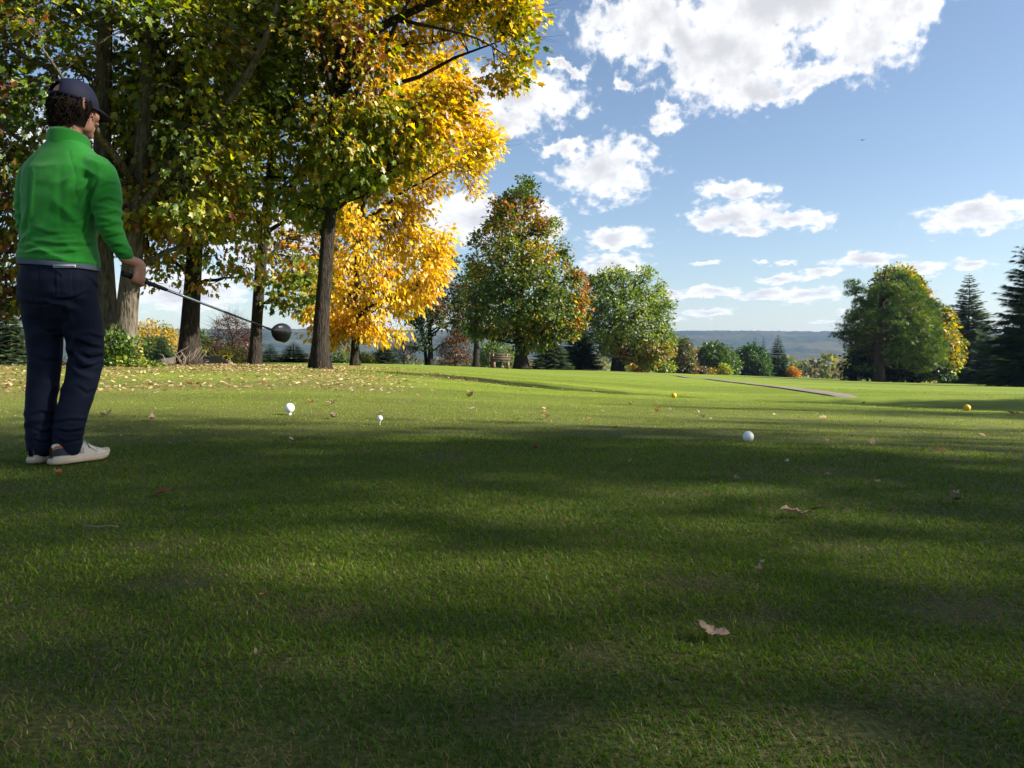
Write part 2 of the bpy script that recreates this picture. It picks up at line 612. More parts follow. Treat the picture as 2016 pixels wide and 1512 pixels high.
def mat_ground():
    m, nt, N, L = new_mat('turf')
    o = N('ShaderNodeOutputMaterial')
    b = N('ShaderNodeBsdfPrincipled')
    b.inputs['Roughness'].default_value = 0.85
    b.inputs['Specular IOR Level'].default_value = 0.15
    L(b.outputs[0], o.inputs[0])
    tc = N('ShaderNodeTexCoord')

    def noise(scale, det, rough=0.55, stretch=None):
        n = N('ShaderNodeTexNoise')
        n.inputs['Scale'].default_value = scale
        n.inputs['Detail'].default_value = det
        n.inputs['Roughness'].default_value = rough
        if stretch:
            mp = N('ShaderNodeMapping')
            mp.inputs['Scale'].default_value = stretch
            L(tc.outputs['Object'], mp.inputs[0])
            L(mp.outputs[0], n.inputs['Vector'])
        else:
            L(tc.outputs['Object'], n.inputs['Vector'])
        return n.outputs['Fac']

    def ramp(f, stops):
        r = N('ShaderNodeValToRGB')
        r.color_ramp.elements.remove(r.color_ramp.elements[1])
        r.color_ramp.elements[0].position = stops[0][0]
        r.color_ramp.elements[0].color = (*stops[0][1], 1)
        for p, c in stops[1:]:
            e = r.color_ramp.elements.new(p)
            e.color = (*c, 1)
        L(f, r.inputs[0])
        return r.outputs[0]

    def mix(f, a, c, typ='MIX'):
        n = N('ShaderNodeMix')
        n.data_type = 'RGBA'
        n.blend_type = typ
        for i, v in ((0, f), (6, a), (7, c)):
            if isinstance(v, float):
                n.inputs[i].default_value = v
            elif isinstance(v, tuple):
                n.inputs[i].default_value = (*v, 1)
            else:
                L(v, n.inputs[i])
        return n.outputs[2]
    at_ = N('ShaderNodeAttribute')
    at_.attribute_name = 'Col'                         # r: dry leafy ground, g: distance beyond the tee
    sp = N('ShaderNodeSeparateColor')
    L(at_.outputs['Color'], sp.inputs[0])
    fine = noise(90.0, 4)
    mid = noise(2.2, 5)
    big = noise(0.18, 4)
    near = ramp(fine, [(0.3, (0.040, 0.046, 0.012)), (0.52, (0.075, 0.085, 0.020)), (0.75, (0.17, 0.125, 0.055))])
    g1 = ramp(noise(30.0, 6, 0.7), [(0.28, (0.062, 0.090, 0.008)), (0.5, (0.130, 0.165, 0.014)), (0.72, (0.25, 0.245, 0.040))])
    g2 = ramp(mid, [(0.35, (0.078, 0.115, 0.010)), (0.6, (0.150, 0.180, 0.018)), (0.75, (0.21, 0.19, 0.040))])
    far = mix(0.5, g1, g2)
    far = mix(ramp(big, [(0.4, (0.25, 0.25, 0.25)), (0.62, (0.75, 0.75, 0.75))]), far, (0.125, 0.185, 0.016))
    mow = noise(1.0, 2, 0.5, (0.05, 0.5, 0.1))
    far = mix(0.55, far, mix(1.0, far, ramp(mow, [(0.42, (0.62, 0.66, 0.62)), (0.58, (1.35, 1.3, 1.3))]), 'MULTIPLY'))
    dry = ramp(noise(22.0, 5, 0.7), [(0.3, (0.07, 0.065, 0.020)), (0.5, (0.14, 0.12, 0.04)), (0.7, (0.27, 0.20, 0.10))])
    c = mix(sp.outputs[1], near, far)
    c = mix(sp.outputs[0], c, dry)
    L(c, b.inputs['Base Color'])
    bp = N('ShaderNodeBump')
    bp.inputs['Strength'].default_value = 0.7
    bp.inputs['Distance'].default_value = 0.03
    L(noise(45.0, 6, 0.7), bp.inputs['Height'])
    L(bp.outputs[0], b.inputs['Normal'])
    return m


GRASS_R = 36.0


def dry_mask(x, y):
    """Where fallen leaves and thin turf brown the ground: under the left trees and along the dip beyond the tee."""
    d = np.hypot(x, y)
    th = np.degrees(np.arctan2(x, y))
    P = np.column_stack([x, y])
    n = fbm(P, 0.35, 3)
    left = sstep(-3, -12, th) * sstep(6.5, 11.5, d + 2.5 * (n - .5)) * (1 - sstep(24, 34, d))
    t = (TEE_B - TEE_A) / np.linalg.norm(TEE_B - TEE_A)
    nr = np.array([-t[1], t[0]]) * (1 if t[0] > 0 else -1)
    s = (x - TEE_A[0]) * nr[0] + (y - TEE_A[1]) * nr[1]
    along = (x - TEE_A[0]) * t[0] + (y - TEE_A[1]) * t[1]
    dip = np.exp(-((s - 1.6) / 1.1) ** 2) * sstep(-5, -1, along) * (1 - sstep(3, 9, along))
    return np.clip(np.maximum(left * (0.18 + 0.9 * (n - 0.25)), 0.75 * dip), 0, 0.8)


def bare_mask(x, y):
    P = np.column_stack([x, y])
    v = sstep(0.62, 0.80, fbm(P, 2.1, 9)) * 0.6
    for bx, by, r in ((-0.61, 1.07, 0.075), (-0.79, 1.17, 0.07), (0.03, 1.09, 0.05), (0.49, 1.07, 0.06), (0.43, 1.745, 0.07), (0.48, 1.52, 0.06), (0.93, 1.57, 0.10), (-0.39, 1.285, .045), (-0.37, 1.54, .06), (.70, 1.16, .06), (.15, 1.33, .04), (-.75, 1.75, .07)):
        e = ((x - bx) / (r * 1.6)) ** 2 + ((y - by) / r) ** 2
        v = np.maximum(v, np.exp(-e) * (0.5 + 0.8 * vnoise(P, 14, 4)))
    return np.clip(v, 0, 1)


def build_ground():
    nt_ = 260
    rad = np.concatenate([[0.0], np.exp(np.linspace(math.log(0.25), math.log(9000), 190))])
    th = np.radians(np.concatenate([np.linspace(-180, -50, 40, endpoint=False), np.linspace(-50, 50, 180, endpoint=False), np.linspace(50, 180, 40, endpoint=False)]))
    X = rad[:, None] * np.sin(th)[None]
    Y = rad[:, None] * np.cos(th)[None]
    x, y = X.ravel(), Y.ravel()
    z = terr(x, y)
    d = np.hypot(x, y)
    col = np.zeros((len(x), 3))
    col[:, 0] = dry_mask(x, y)
    col[:, 1] = sstep(4.0, 15.0, d)
    k = np.arange(len(rad) - 1)[:, None] * nt_
    c = np.arange(nt_)[None]
    Q = np.stack([k + c, k + nt_ + c, k + nt_ + (c + 1) % nt_, k + (c + 1) % nt_], -1).reshape(-1, 4)
    me = mesh_np('ground', np.column_stack([x, y, z]), Q[:, ::-1], col, True)
    tag(obj('ground', me, mat_ground()), 'mown grass of the tee and fairway falling away to the valley', kind='structure')


build_ground()


def build_path():
    P = PATH_R
    t = norm(np.gradient(P, axis=0))
    nrm_ = np.column_stack([-t[:, 1], t[:, 0]])
    offs = np.linspace(-PATH_W, PATH_W, 7)
    wob = (vnoise(P, 0.6, 4) - 0.5) * 0.25
    mb = []
    for o in offs:
        q = P + nrm_ * (o + wob * abs(o))[:, None] if False else P + nrm_ * (o * (1 + 0.12 * wob))[:, None]
        crown = 0.035 * (1 - (o / PATH_W) ** 2)
        mb.append(np.column_stack([q, terr(q[:, 0], q[:, 1]) + 0.010 + 0.0007 * np.hypot(q[:, 0], q[:, 1]) + 0.4 * crown - 0.10 * np.clip(1 - np.arange(len(q)) / 3.0, 0, 1)]))
    V = np.stack(mb, 1).reshape(-1, 3)
    n = len(offs)
    i = np.arange(len(P) - 1)[:, None] * n
    c = np.arange(n - 1)[None]
    Q = np.stack([i + c, i + c + 1, i + n + c + 1, i + n + c], -1).reshape(-1, 4)
    m = mat_plain('path_asphalt', (0.165, 0.14, 0.125), 0.9, 0.2, 0.22, 1.5, 0.4, 40)
    tag(obj('cart_path', mesh_np('cart_path', V, Q, None, True), m), 'pale worn cart path crossing the fairway below the tee', kind='structure')


build_path()


def build_hill():
    """The long wooded ridge beyond the valley, its canopy as relief."""
    nx, ny = 900, 56
    xs = np.linspace(-6500, 6500, nx)
    t = np.linspace(0, 1, ny)
    X, T = np.meshgrid(xs, t)
    rim = 4700 + 400 * (vnoise(np.column_stack([xs, xs * 0]), 0.0006, 3) - 0.5)
    Y = 2500 + T * (rim[None] - 2500)
    top = (51.0 + 3.0 * (vnoise(np.column_stack([xs, xs * 0]), 0.0009, 8) - 0.5) - np.where(xs > 1500, (xs - 1500) * 0.0019, 0)) / F * 4700
    prof = np.where(T < 0.12, -22 + T * 40, 0) + np.where(T >= 0.12, -17 + (top[None] + 17) * sstep(0.08, 1.06, T) ** 1.15, 0)
    P = np.column_stack([X.ravel(), Y.ravel()])
    spur = (vnoise(P, 0.0019, 2) - 0.5) * 55 * (T.ravel() * (1 - T.ravel()) * 4)
    canopy = vnoise(P, 0.045, 6) * 11 + vnoise(P, 0.11, 7) * 6.0
    Z = prof.ravel() + spur + canopy
    c0 = fbm(P, 0.0065, 1)
    c1 = vnoise(P, 0.055, 12)
    green = np.array([0.026, 0.040, 0.016])
    col = np.outer(0.35 + 1.2 * c1, green)
    aut = np.clip((c0 - 0.42) * 4, 0, 1) * (1 - 0.5 * T.ravel())
    warm = np.where((vnoise(P, 0.07, 15) > 0.5)[:, None], np.array([0.16, 0.10, 0.03]), np.array([0.12, 0.115, 0.03]))
    col = col * (1 - 0.4 * aut[:, None]) + warm * 0.4 * aut[:, None]
    i = np.arange(ny - 1)[:, None] * nx
    c = np.arange(nx - 1)[None]
    Q = np.stack([i + c, i + c + 1, i + nx + c + 1, i + nx + c], -1).reshape(-1, 4)
    me = mesh_np('hill', np.column_stack([P, Z]), Q, col, False)
    m = mat_leaf('far_forest', 0.0, 0.0)
    tag(obj('hill', me, m), 'long flat-topped wooded ridge, blue with haze, beyond the valley', kind='structure')


build_hill()


def build_haze():
    m, nt, N, L = new_mat('haze_air')
    o = N('ShaderNodeOutputMaterial')
    v = N('ShaderNodeVolumePrincipled')
    v.inputs['Color'].default_value = (0.40, 0.57, 1.0, 1)
    v.inputs['Density'].default_value = 0.000060
    v.inputs['Anisotropy'].default_value = 0.25
    L(v.outputs[0], o.inputs['Volume'])
    # bottom lies below the lowest ground
    mb = MB()
    mb.add(*box(0, 1000, 80, 19600, 19600, 250))
    h = obj('haze', mb.mesh('haze'), m)
    tag(h, 'thin blue haze hanging over the valley', kind='stuff')
# ------------------------------------------------------------------ grass blades and fallen leaves
def build_grass():
    rng = np.random.default_rng(3)
    def dens(r):
        return 25000.0 * np.minimum(1.0, (1.75 / r) ** 1.78) * (1 - sstep(GRASS_R * 0.6, GRASS_R, r))
    rs = np.linspace(0.55, GRASS_R, 400)
    w = 1.36 * rs + 1.5
    cdf = np.cumsum(dens(rs) * w)
    n = int(cdf[-1] * (rs[1] - rs[0]))
    cdf /= cdf[-1]
    r = np.interp(rng.random(n), cdf, rs)
    x = (rng.random(n) - 0.5) * (1.36 * r + 1.5)
    y = np.sqrt(np.maximum(r * r - np.minimum(np.abs(x), r * 0.72) ** 2, 0.02))
    keep = (path_dist(x, y) > PATH_W)
    P = np.column_stack([x, y])
    bare = bare_mask(x, y)
    dry = dry_mask(x, y)
    clump = fbm(P, 9.0, 5, 2)
    keep &= rng.random(n) > bare * 0.80
    keep &= rng.random(n) > dry * 0.35
    keep &= rng.random(n) < 0.55 + 0.9 * clump
    x, y, bare, dry, P, r = x[keep], y[keep], bare[keep], dry[keep], P[keep], np.hypot(x, y)[keep]
    n = len(x)
    z = terr(x, y)
    tuft = fbm(P, 3.5, 7, 3)
    hgt = (0.0085 + 0.0115 * rng.random(n) ** 1.4) * (0.6 + 0.8 * tuft) * (1 - 0.018 * np.minimum(r, 14)) * (1 - 0.35 * bare)
    wid = (0.0007 + 0.00065 * rng.random(n)) * (1 + 0.40 * np.maximum(r - 1.0, 0))
    ang = rng.random(n) * 2 * np.pi
    comb = 0.9 + 1.4 * (vnoise(P, 1.2, 21) - 0.5)
    lean = np.abs(rng.normal(0.0, 0.7, n)) + 0.35
    dx = np.cos(ang) + 0.25 * np.cos(comb * 6)
    dy = np.sin(ang) + 0.25 * np.sin(comb * 6)
    d = norm(np.column_stack([dx, dy]))
    side = np.column_stack([-d[:, 1], d[:, 0], np.zeros(n)])
    fa = rng.random(n) * np.pi                               # blades turn about their own axis
    side = side * np.cos(fa)[:, None] + np.column_stack([d, np.zeros(n)]) * np.sin(fa)[:, None]
    # colours: greens, with straw coloured dead blades, more of them on thin ground
    g = np.stack([np.array([0.038, 0.098, 0.008]), np.array([0.112, 0.190, 0.012]), np.array([0.255, 0.305, 0.028])])
    t = np.clip(0.15 + 0.55 * rng.random(n) + 0.9 * (fbm(P, 1.1, 13) - 0.5) + 0.32 * sstep(3, 9, r), 0, 1) * 2  # tone brightens with distance, sunlit lawn put into the blade colour
    i0 = np.minimum(t.astype(int), 1)
    f = (t - i0)[:, None]
    col = g[i0] * (1 - f) + g[i0 + 1] * f
    straw = rng.random(n) < 0.14 + 0.5 * bare + 0.35 * dry + 0.25 * sstep(0.52, 0.7, fbm(P, 0.7, 31))
    sc = np.array([0.27, 0.20, 0.085]) * (0.45 + 0.8 * rng.random(n))[:, None]
    col = np.where(straw[:, None], sc, col)
    hgt = np.where(straw, hgt * 0.75, hgt)
    lean = np.where(straw, lean + 0.25, lean)
    B = np.column_stack([x, y, z - 0.002])
    D3 = np.column_stack([d, np.zeros(n)])
    up = np.array([0, 0, 1.0])
    near = r < 2.9
    a1 = lean * 0.55
    p1 = B + hgt[:, None] * 0.55 * (up * np.cos(a1)[:, None] + D3 * np.sin(a1)[:, None])
    a2 = np.minimum(lean * 1.5, 1.6)
    p2 = p1 + hgt[:, None] * 0.55 * (up * np.cos(a2)[:, None] + D3 * np.sin(a2)[:, None])
    hw = side * wid[:, None]
    # near blades: 5 vertices, far blades: one triangle
    k = np.where(near)[0]
    V1 = np.stack([B[k] - hw[k], B[k] + hw[k], p1[k] + hw[k] * 0.8, p1[k] - hw[k] * 0.8, p2[k]], 1).reshape(-1, 3)
    C1 = np.repeat(col[k], 5, 0)
    C1 = C1 * np.tile(np.array([0.85, 0.85, 1.0, 1.0, 1.1]), len(k))[:, None]
    o = np.arange(len(k))[:, None] * 5
    Q1 = o + np.array([[0, 1, 2, 3]])
    T1 = o + np.array([[3, 2, 4]])
    k = np.where(~near)[0]
    V2 = np.stack([B[k] - hw[k] * 1.2, B[k] + hw[k] * 1.2, p2[k]], 1).reshape(-1, 3)
    C2 = np.repeat(col[k], 3, 0)
    T2 = np.arange(len(k))[:, None] * 3 + np.array([[0, 1, 2]]) + len(V1)
    # a dense low layer of fine clipped shoots under the longer blades, close to the camera
    nu = 190000
    rs = np.linspace(0.6, 5.0, 200)
    cd = np.cumsum(np.minimum(1.0, (1.6 / rs) ** 1.6) * (1.36 * rs + 1.2))
    ru = np.interp(rng.random(nu), cd / cd[-1], rs)
    xu = (rng.random(nu) - .5) * (1.36 * ru + 1.2)
    yu = np.sqrt(np.maximum(ru * ru - np.minimum(np.abs(xu), ru * .72) ** 2, .02))
    Pu = np.column_stack([xu, yu])
    bu = bare_mask(xu, yu)
    ku = rng.random(nu) > bu * .55
    xu, yu, ru, Pu, bu = xu[ku], yu[ku], ru[ku], Pu[ku], bu[ku]
    nu = len(xu)
    au = rng.random(nu) * 6.283
    hu = (0.004 + 0.009 * rng.random(nu)) * (1 + .12 * ru)
    wu = (0.0007 + 0.0006 * rng.random(nu)) * (1 + .45 * np.maximum(ru - 1, 0))
    Bu = np.column_stack([xu, yu, terr(xu, yu) - .001])
    Su = np.column_stack([-np.sin(au), np.cos(au), np.zeros(nu)]) * wu[:, None]
    Eu = Bu + np.column_stack([np.cos(au) * hu * 1.1, np.sin(au) * hu * 1.1, hu])
    V3 = np.stack([Bu - Su, Bu + Su, Eu], 1).reshape(-1, 3)
    tu = np.clip(.1 + .8 * rng.random(nu) + .6 * (fbm(Pu, 1.1, 13) - .5), 0, .999)[:, None]
    cu = g[0] * (1 - tu) + g[1] * 1.1 * tu
    st = rng.random(nu) < .16 + .6 * bu
    cu = np.where(st[:, None], np.array([.20, .145, .062]) * (.5 + .8 * rng.random(nu))[:, None], cu)
    T3 = np.arange(nu)[:, None] * 3 + np.array([[0, 1, 2]]) + len(V1) + len(V2)
    me = mesh_np('grass', np.vstack([V1, V2, V3]), [np.vstack([T1, T2, T3]), Q1], np.vstack([C1, C2, np.repeat(cu, 3, 0)]))
    tag(obj('grass', me, M_GRASS), 'short mown grass blades with straw tufts covering the tee', 'grass', kind='stuff')


build_grass()


def oak_outline():
    return ('oak', 0.34, 3.1)


def maple_outline():
    return ('maple', 0.46, 2.1)


def leaf_geom(outline, curl=0.25, fold=0.25, rng=None):
    """One withered leaf, unit length along +y, lobed and uneven on both sides of the midrib, with a stalk; V, T."""
    rng = rng or np.random.default_rng(0)
    kind, wmax, lobes = outline
    n = 25
    V, T = [], []
    ph = [rng.uniform(-.35, .35), rng.uniform(-.35, .35)]
    bend = rng.uniform(-.18, .18)
    twist = rng.uniform(-.3, .3)
    for i in range(n):
        t = i / (n - 1)
        env = (math.sin(math.pi * min(1, t * 1.04) ** (.80 if kind == 'oak' else .62)) ** .75) if 0 < t < 1 else 0.0
        zc = curl * ((t - .45) ** 2 * 1.5) + .03 * math.sin(9 * t + ph[0] * 9)
        xm = bend * math.sin(math.pi * t)
        for k in (0, 1, 2):
            if k == 1:
                V.append((xm, t, zc))
                continue
            sg = -1 if k == 0 else 1
            lb = abs(math.sin(math.pi * (lobes * t + ph[k // 2] + .1))) ** .65
            w = wmax * env * (.30 + .70 * lb) * (.86 + .28 * rng.random()) + .012
            V.append((xm + sg * w, t + .22 * w, zc + fold * w + twist * sg * w * (t - .4) + .06 * rng.standard_normal() * w))
    for i in range(n - 1):
        a, b = i * 3, i * 3 + 3
        for (p, q) in ((0, 1), (1, 2)):
            T.append((a + p, a + q, b + q))
            T.append((a + p, b + q, b + p))
    s = len(V)
    V += [(-0.010, 0.02, 0.0), (0.010, 0.02, 0), (0.05, -0.30, 0.03), (0.036, -0.30, 0.03)]
    T += [(s, s + 1, s + 2), (s, s + 2, s + 3)]
    return np.array(V, float), np.array(T)


def place(tmplV, tmplT, pos, d, nrm_, size, wscale=None):
    """Copies of a template (y along d, z along nrm_) as one V, T array."""
    d = norm(d)
    nrm_ = nrm_ - d * np.sum(d * nrm_, axis=1, keepdims=True)
    nrm_ = norm(nrm_)
    s = np.cross(d, nrm_)
    k = len(tmplV)
    ws = size if wscale is None else size * wscale
    V = (pos[:, None, :] + tmplV[None, :, 0, None] * (s * ws[:, None])[:, None, :] + tmplV[None, :, 1, None] * (d * size[:, None])[:, None, :]
         + tmplV[None, :, 2, None] * (nrm_ * size[:, None])[:, None, :])
    T = tmplT[None] + (np.arange(len(pos)) * k)[:, None, None]
    return V.reshape(-1, 3), T.reshape(-1, 3)


DEAD = np.array([[0.36, 0.25, 0.14], [0.27, 0.17, 0.085], [0.44, 0.33, 0.20], [0.15, 0.09, 0.045], [0.33, 0.15, 0.06]])
LITTER_T = (np.array([(0, 0, 0), (-.22, .25, .06), (-.10, .42, .03), (-.28, .62, .10), (0, 1, .02), (.26, .66, .1), (.10, .45, .03), (.24, .24, .05)]),
            np.array([(0, 7, 1), (1, 7, 6), (1, 6, 2), (2, 6, 5), (2, 5, 3), (3, 5, 4)]))


def build_litter():
    rng = np.random.default_rng(12)
    n = 60000
    th = np.radians(rng.uniform(-42, 8, n))
    d = np.sqrt(rng.random(n)) * 23 + 3
    x, y = d * np.sin(th), d * np.cos(th)
    m = dry_mask(x, y)
    keep = rng.random(n) < np.clip(m * 0.85 - 0.06, 0, 1) * (0.25 + 1.2 * fbm(np.column_stack([x, y]), 0.8, 3))
    x, y = x[keep], y[keep]
    k2 = 110                                            # a few strays over the rest of the lawn
    ty = rng.uniform(3.5, 15, k2)
    tx = rng.uniform(-0.62, 0.66, k2) * ty
    ok = np.hypot(tx, ty) > 4.5
    for mk in ((570, 817), (748, 837), (1473, 869), (1327, 783), (1904, 808)):      # nothing lies against the markers
        q = ground_hit(*mk)
        ok &= np.hypot((tx - q[0]) * 2.2, ty - q[1]) > 0.9
    x, y = np.r_[x, tx[ok]], np.r_[y, ty[ok]]
    n = len(x)
    pos = np.column_stack([x, y, terr(x, y) + 0.012 + 0.015 * rng.random(n)])
    a = rng.random(n) * 2 * np.pi
    dd = np.column_stack([np.cos(a), np.sin(a), rng.normal(0, 0.25, n)])
    nn = np.column_stack([rng.normal(0, 0.45, n), rng.normal(0, 0.45, n), np.ones(n)])
    size = rng.uniform(0.035, 0.085, n)
    V, T = place(*LITTER_T, pos, dd, nn, size)
    c = DEAD[rng.choice(5, n, p=[.34, .2, .28, .08, .10])] * rng.uniform(0.7, 1.25, n)[:, None]
    me = mesh_np('fallen_leaves', V, T, np.repeat(c, len(LITTER_T[0]), 0))
    tag(obj('fallen_leaves', me, M_DEADLEAF), 'brown fallen leaves strewn over the lawn under the oaks', 'fallen leaves', kind='stuff')


build_litter()
# ------------------------------------------------------------------ trees
LEAF_OAK = (np.array([(0, 0, 0), (-.15, .42, .02), (.15, .42, .02), (0, 1.02, -.10), (-.42, .66, .06), (.42, .66, .06), (-.12, .70, 0), (.12, .70, 0), (-.30, .30, .05), (.30, .30, .05)], float),
            np.array([(8, 0, 3), (0, 9, 3), (1, 6, 4), (2, 5, 7)]))
LEAF_OVAL = (np.array([(0, 0, 0), (-.27, .42, .07), (0, .5, 0), (.27, .42, .07), (0, 1, -.08)], float), np.array([(0, 2, 1), (0, 3, 2), (1, 2, 4), (2, 3, 4)]))
LEAF_DIAMOND = (np.array([(0, 0, 0), (-.34, .48, .08), (.34, .52, .08), (0, 1, -.06)], float), np.array([(0, 2, 1), (1, 2, 3)]))
NEEDLE_TUFT = (np.array([(-.07, 0, 0), (.07, 0, 0), (0, 1, 0), (-.5, .75, .1), (.5, .8, .1), (-.75, .35, .1), (.75, .38, .05)], float),
               np.array([(0, 1, 2), (0, 1, 3), (0, 1, 4), (0, 1, 5), (0, 1, 6)]))
FROND = (np.array([(-.05, 0, 0), (.05, .06, 0), (0, 1, -.05), (-.34, .5, -.04), (.34, .55, -.04), (-.2, .8, -.05), (.2, .84, -.05), (-.32, .26, 0), (.32, .3, 0)], float),
         np.array([(0, 1, 2), (0, 1, 3), (0, 1, 4), (0, 1, 5), (0, 1, 6), (0, 1, 7), (0, 1, 8)]))

GREEN = (0.042, 0.085, 0.010)
DGREEN = (0.022, 0.050, 0.008)
LGREEN = (0.125, 0.185, 0.016)
YGREEN = (0.27, 0.275, 0.018)
YELLOW = (0.56, 0.385, 0.018)
GOLD = (0.50, 0.27, 0.015)
ORANGE = (0.34, 0.135, 0.018)
RUST = (0.19, 0.070, 0.018)
RED = (0.26, 0.055, 0.022)
MAROON = (0.10, 0.030, 0.022)
BROWN = (0.12, 0.065, 0.028)


def palette(cols, weights, scale=0.8, seed=0, jitter=0.25):
    """Leaf colours: patches of the palette by a slow noise, mixed leaf by leaf."""
    cols = np.array(cols, float)
    cum = np.cumsum(weights) / np.sum(weights)

    def f(P, rng):
        v = 0.74 * fbm(P, scale, seed, 3) + 0.26 * rng.random(len(P))
        v = np.clip((v - 0.27) / 0.46, 0, 0.9999)
        i = np.searchsorted(cum, v)
        c = cols[i]
        j = np.minimum(i + 1, len(cols) - 1)
        c = c + (cols[j] - c) * (rng.random(len(P)) * 0.4)[:, None]
        return c * np.exp(rng.normal(0, jitter, len(P)))[:, None]
    return f


def in_poly(x, z, poly):
    ins = np.zeros(len(x), bool)
    n = len(poly)
    for i in range(n):
        x0, z0 = poly[i]
        x1, z1 = poly[(i + 1) % n]
        c = ((z0 > z) != (z1 > z)) & (x < (x1 - x0) * (z - z0) / (z1 - z0 + 1e-12) + x0)
        ins ^= c
    return ins


def edge_dist(x, z, poly):
    d = np.full(len(x), 1e9)
    n = len(poly)
    for i in range(n):
        a = np.array(poly[i])
        b = np.array(poly[(i + 1) % n])
        ab = b - a
        t = np.clip(((x - a[0]) * ab[0] + (z - a[1]) * ab[1]) / (ab @ ab + 1e-12), 0, 1)
        d = np.minimum(d, np.hypot(x - a[0] - t * ab[0], z - a[1] - t * ab[1]))
    return d


def crown_clusters(poly, y, n, rng, thick, gap=0.0, gscale=0.5, hollow=0.55):
    """n cluster centres through a crown whose outline in the plane at distance y is poly (world x, z)."""
    poly = np.asarray(poly, float)
    lo, hi = poly.min(0), poly.max(0)
    out = []
    have = 0
    seed = rng.random() * 50
    for _ in range(40):
        m = n * 3
        x = rng.uniform(lo[0], hi[0], m)
        z = rng.uniform(lo[1], hi[1], m)
        k = in_poly(x, z, poly)
        x, z = x[k], z[k]
        e = edge_dist(x, z, poly)
        t = np.minimum(thick, e * 1.35 + 0.12 * thick)
        u = rng.uniform(-1, 1, len(x))
        u = np.sign(u) * np.abs(u) ** hollow
        P = np.column_stack([x, y + u * t, z])
        k = fbm(P, gscale, seed, 2) > gap
        out.append(P[k])
        have += k.sum()
        if have >= n:
            break
    return np.concatenate(out)[:n]


def limb_curve(a, b, sag, rng, k=7):
    t = np.linspace(0, 1, k)[:, None]
    L_ = np.linalg.norm(b - a)
    mid = (a + b) / 2 + np.array([0, 0, sag * L_]) + rng.normal(0, 0.06 * L_, 3)
    p = (1 - t) ** 2 * a + 2 * t * (1 - t) * mid + t * t * b
    p[1:-1] += rng.normal(0, 0.018 * L_, (k - 2, 3))
    return p


def twigs3(P0, P1, P2, r0, r2):
    """Many thin three-sided twigs at once."""
    n = len(P0)
    d = norm(P2 - P0)
    ref = np.where(np.abs(d[:, 2:3]) < 0.9, np.array([[0, 0, 1.0]]), np.array([[1.0, 0, 0]]))
    u = norm(np.cross(d, ref))
    w = np.cross(d, u)
    V = []
    for P, r in ((P0, r0), (P1, (r0 + r2) / 2), (P2, r2)):
        for a in (0, 2.094, 4.189):
            V.append(P + (math.cos(a) * u + math.sin(a) * w) * np.reshape(r, (-1, 1)))
    V = np.stack(V, 1).reshape(-1, 3)
    q = []
    for s in (0, 3):
        for k in range(3):
            q.append((s + k, s + (k + 1) % 3, s + 3 + (k + 1) % 3, s + 3 + k))
    Q = (np.array(q)[None] + (np.arange(n) * 9)[:, None, None]).reshape(-1, 4)
    return V, Q


def trunk_points(pts):
    """pts: (px, py or None, y, radius); the first one stands on the ground."""
    out, rad = [], []
    for i, (px, py, y, r) in enumerate(pts):
        x = (px - HX) / F * y
        if i == 0:
            out.append((x, y, terr1(x, y) - 0.25))
        else:
            out.append((x, y, H + (HY - py) / F * y))
        rad.append(r)
    return np.array(out), np.array(rad)


def smooth_line(P, R, step):
    seg = np.r_[0, np.cumsum(np.linalg.norm(np.diff(P, axis=0), axis=1))]
    t = np.linspace(0, seg[-1], max(4, int(seg[-1] / step)))
    Q = np.column_stack([np.interp(t, seg, P[:, k]) for k in range(3)])
    for _ in range(3):
        Q[1:-1] = 0.25 * Q[:-2] + 0.5 * Q[1:-1] + 0.25 * Q[2:]
    return Q, np.interp(t, seg, R)


def bumpy_trunk(P, R, n, rng, flare=0.45, ridges=7):
    """Trunk with root flare and an uneven section; returns V, T, Q."""
    V, T, Q = tube(P, R, n, True)
    m = len(P)
    ang = np.arange(n) * 2 * np.pi / n
    ph = rng.random(4) * 6.28
    body = V[:m * n].reshape(m, n, 3)
    z0 = P[0][2] + 0.25
    for i in range(m):
        h = max(0.0, P[i][2] - z0)
        fl = flare * math.exp(-h / (1.6 * R[0] + 0.05))
        g = 1 + 0.06 * np.sin(3 * ang + ph[0] + 0.5 * h) + 0.045 * np.sin(ridges * ang + ph[1] - 0.3 * h) + fl * (0.6 + 0.5 * np.sin(5 * ang + ph[2]))
        body[i] = P[i] + (body[i] - P[i]) * g[:, None]
    V[:m * n] = body.reshape(-1, 3)
    return V, T, Q


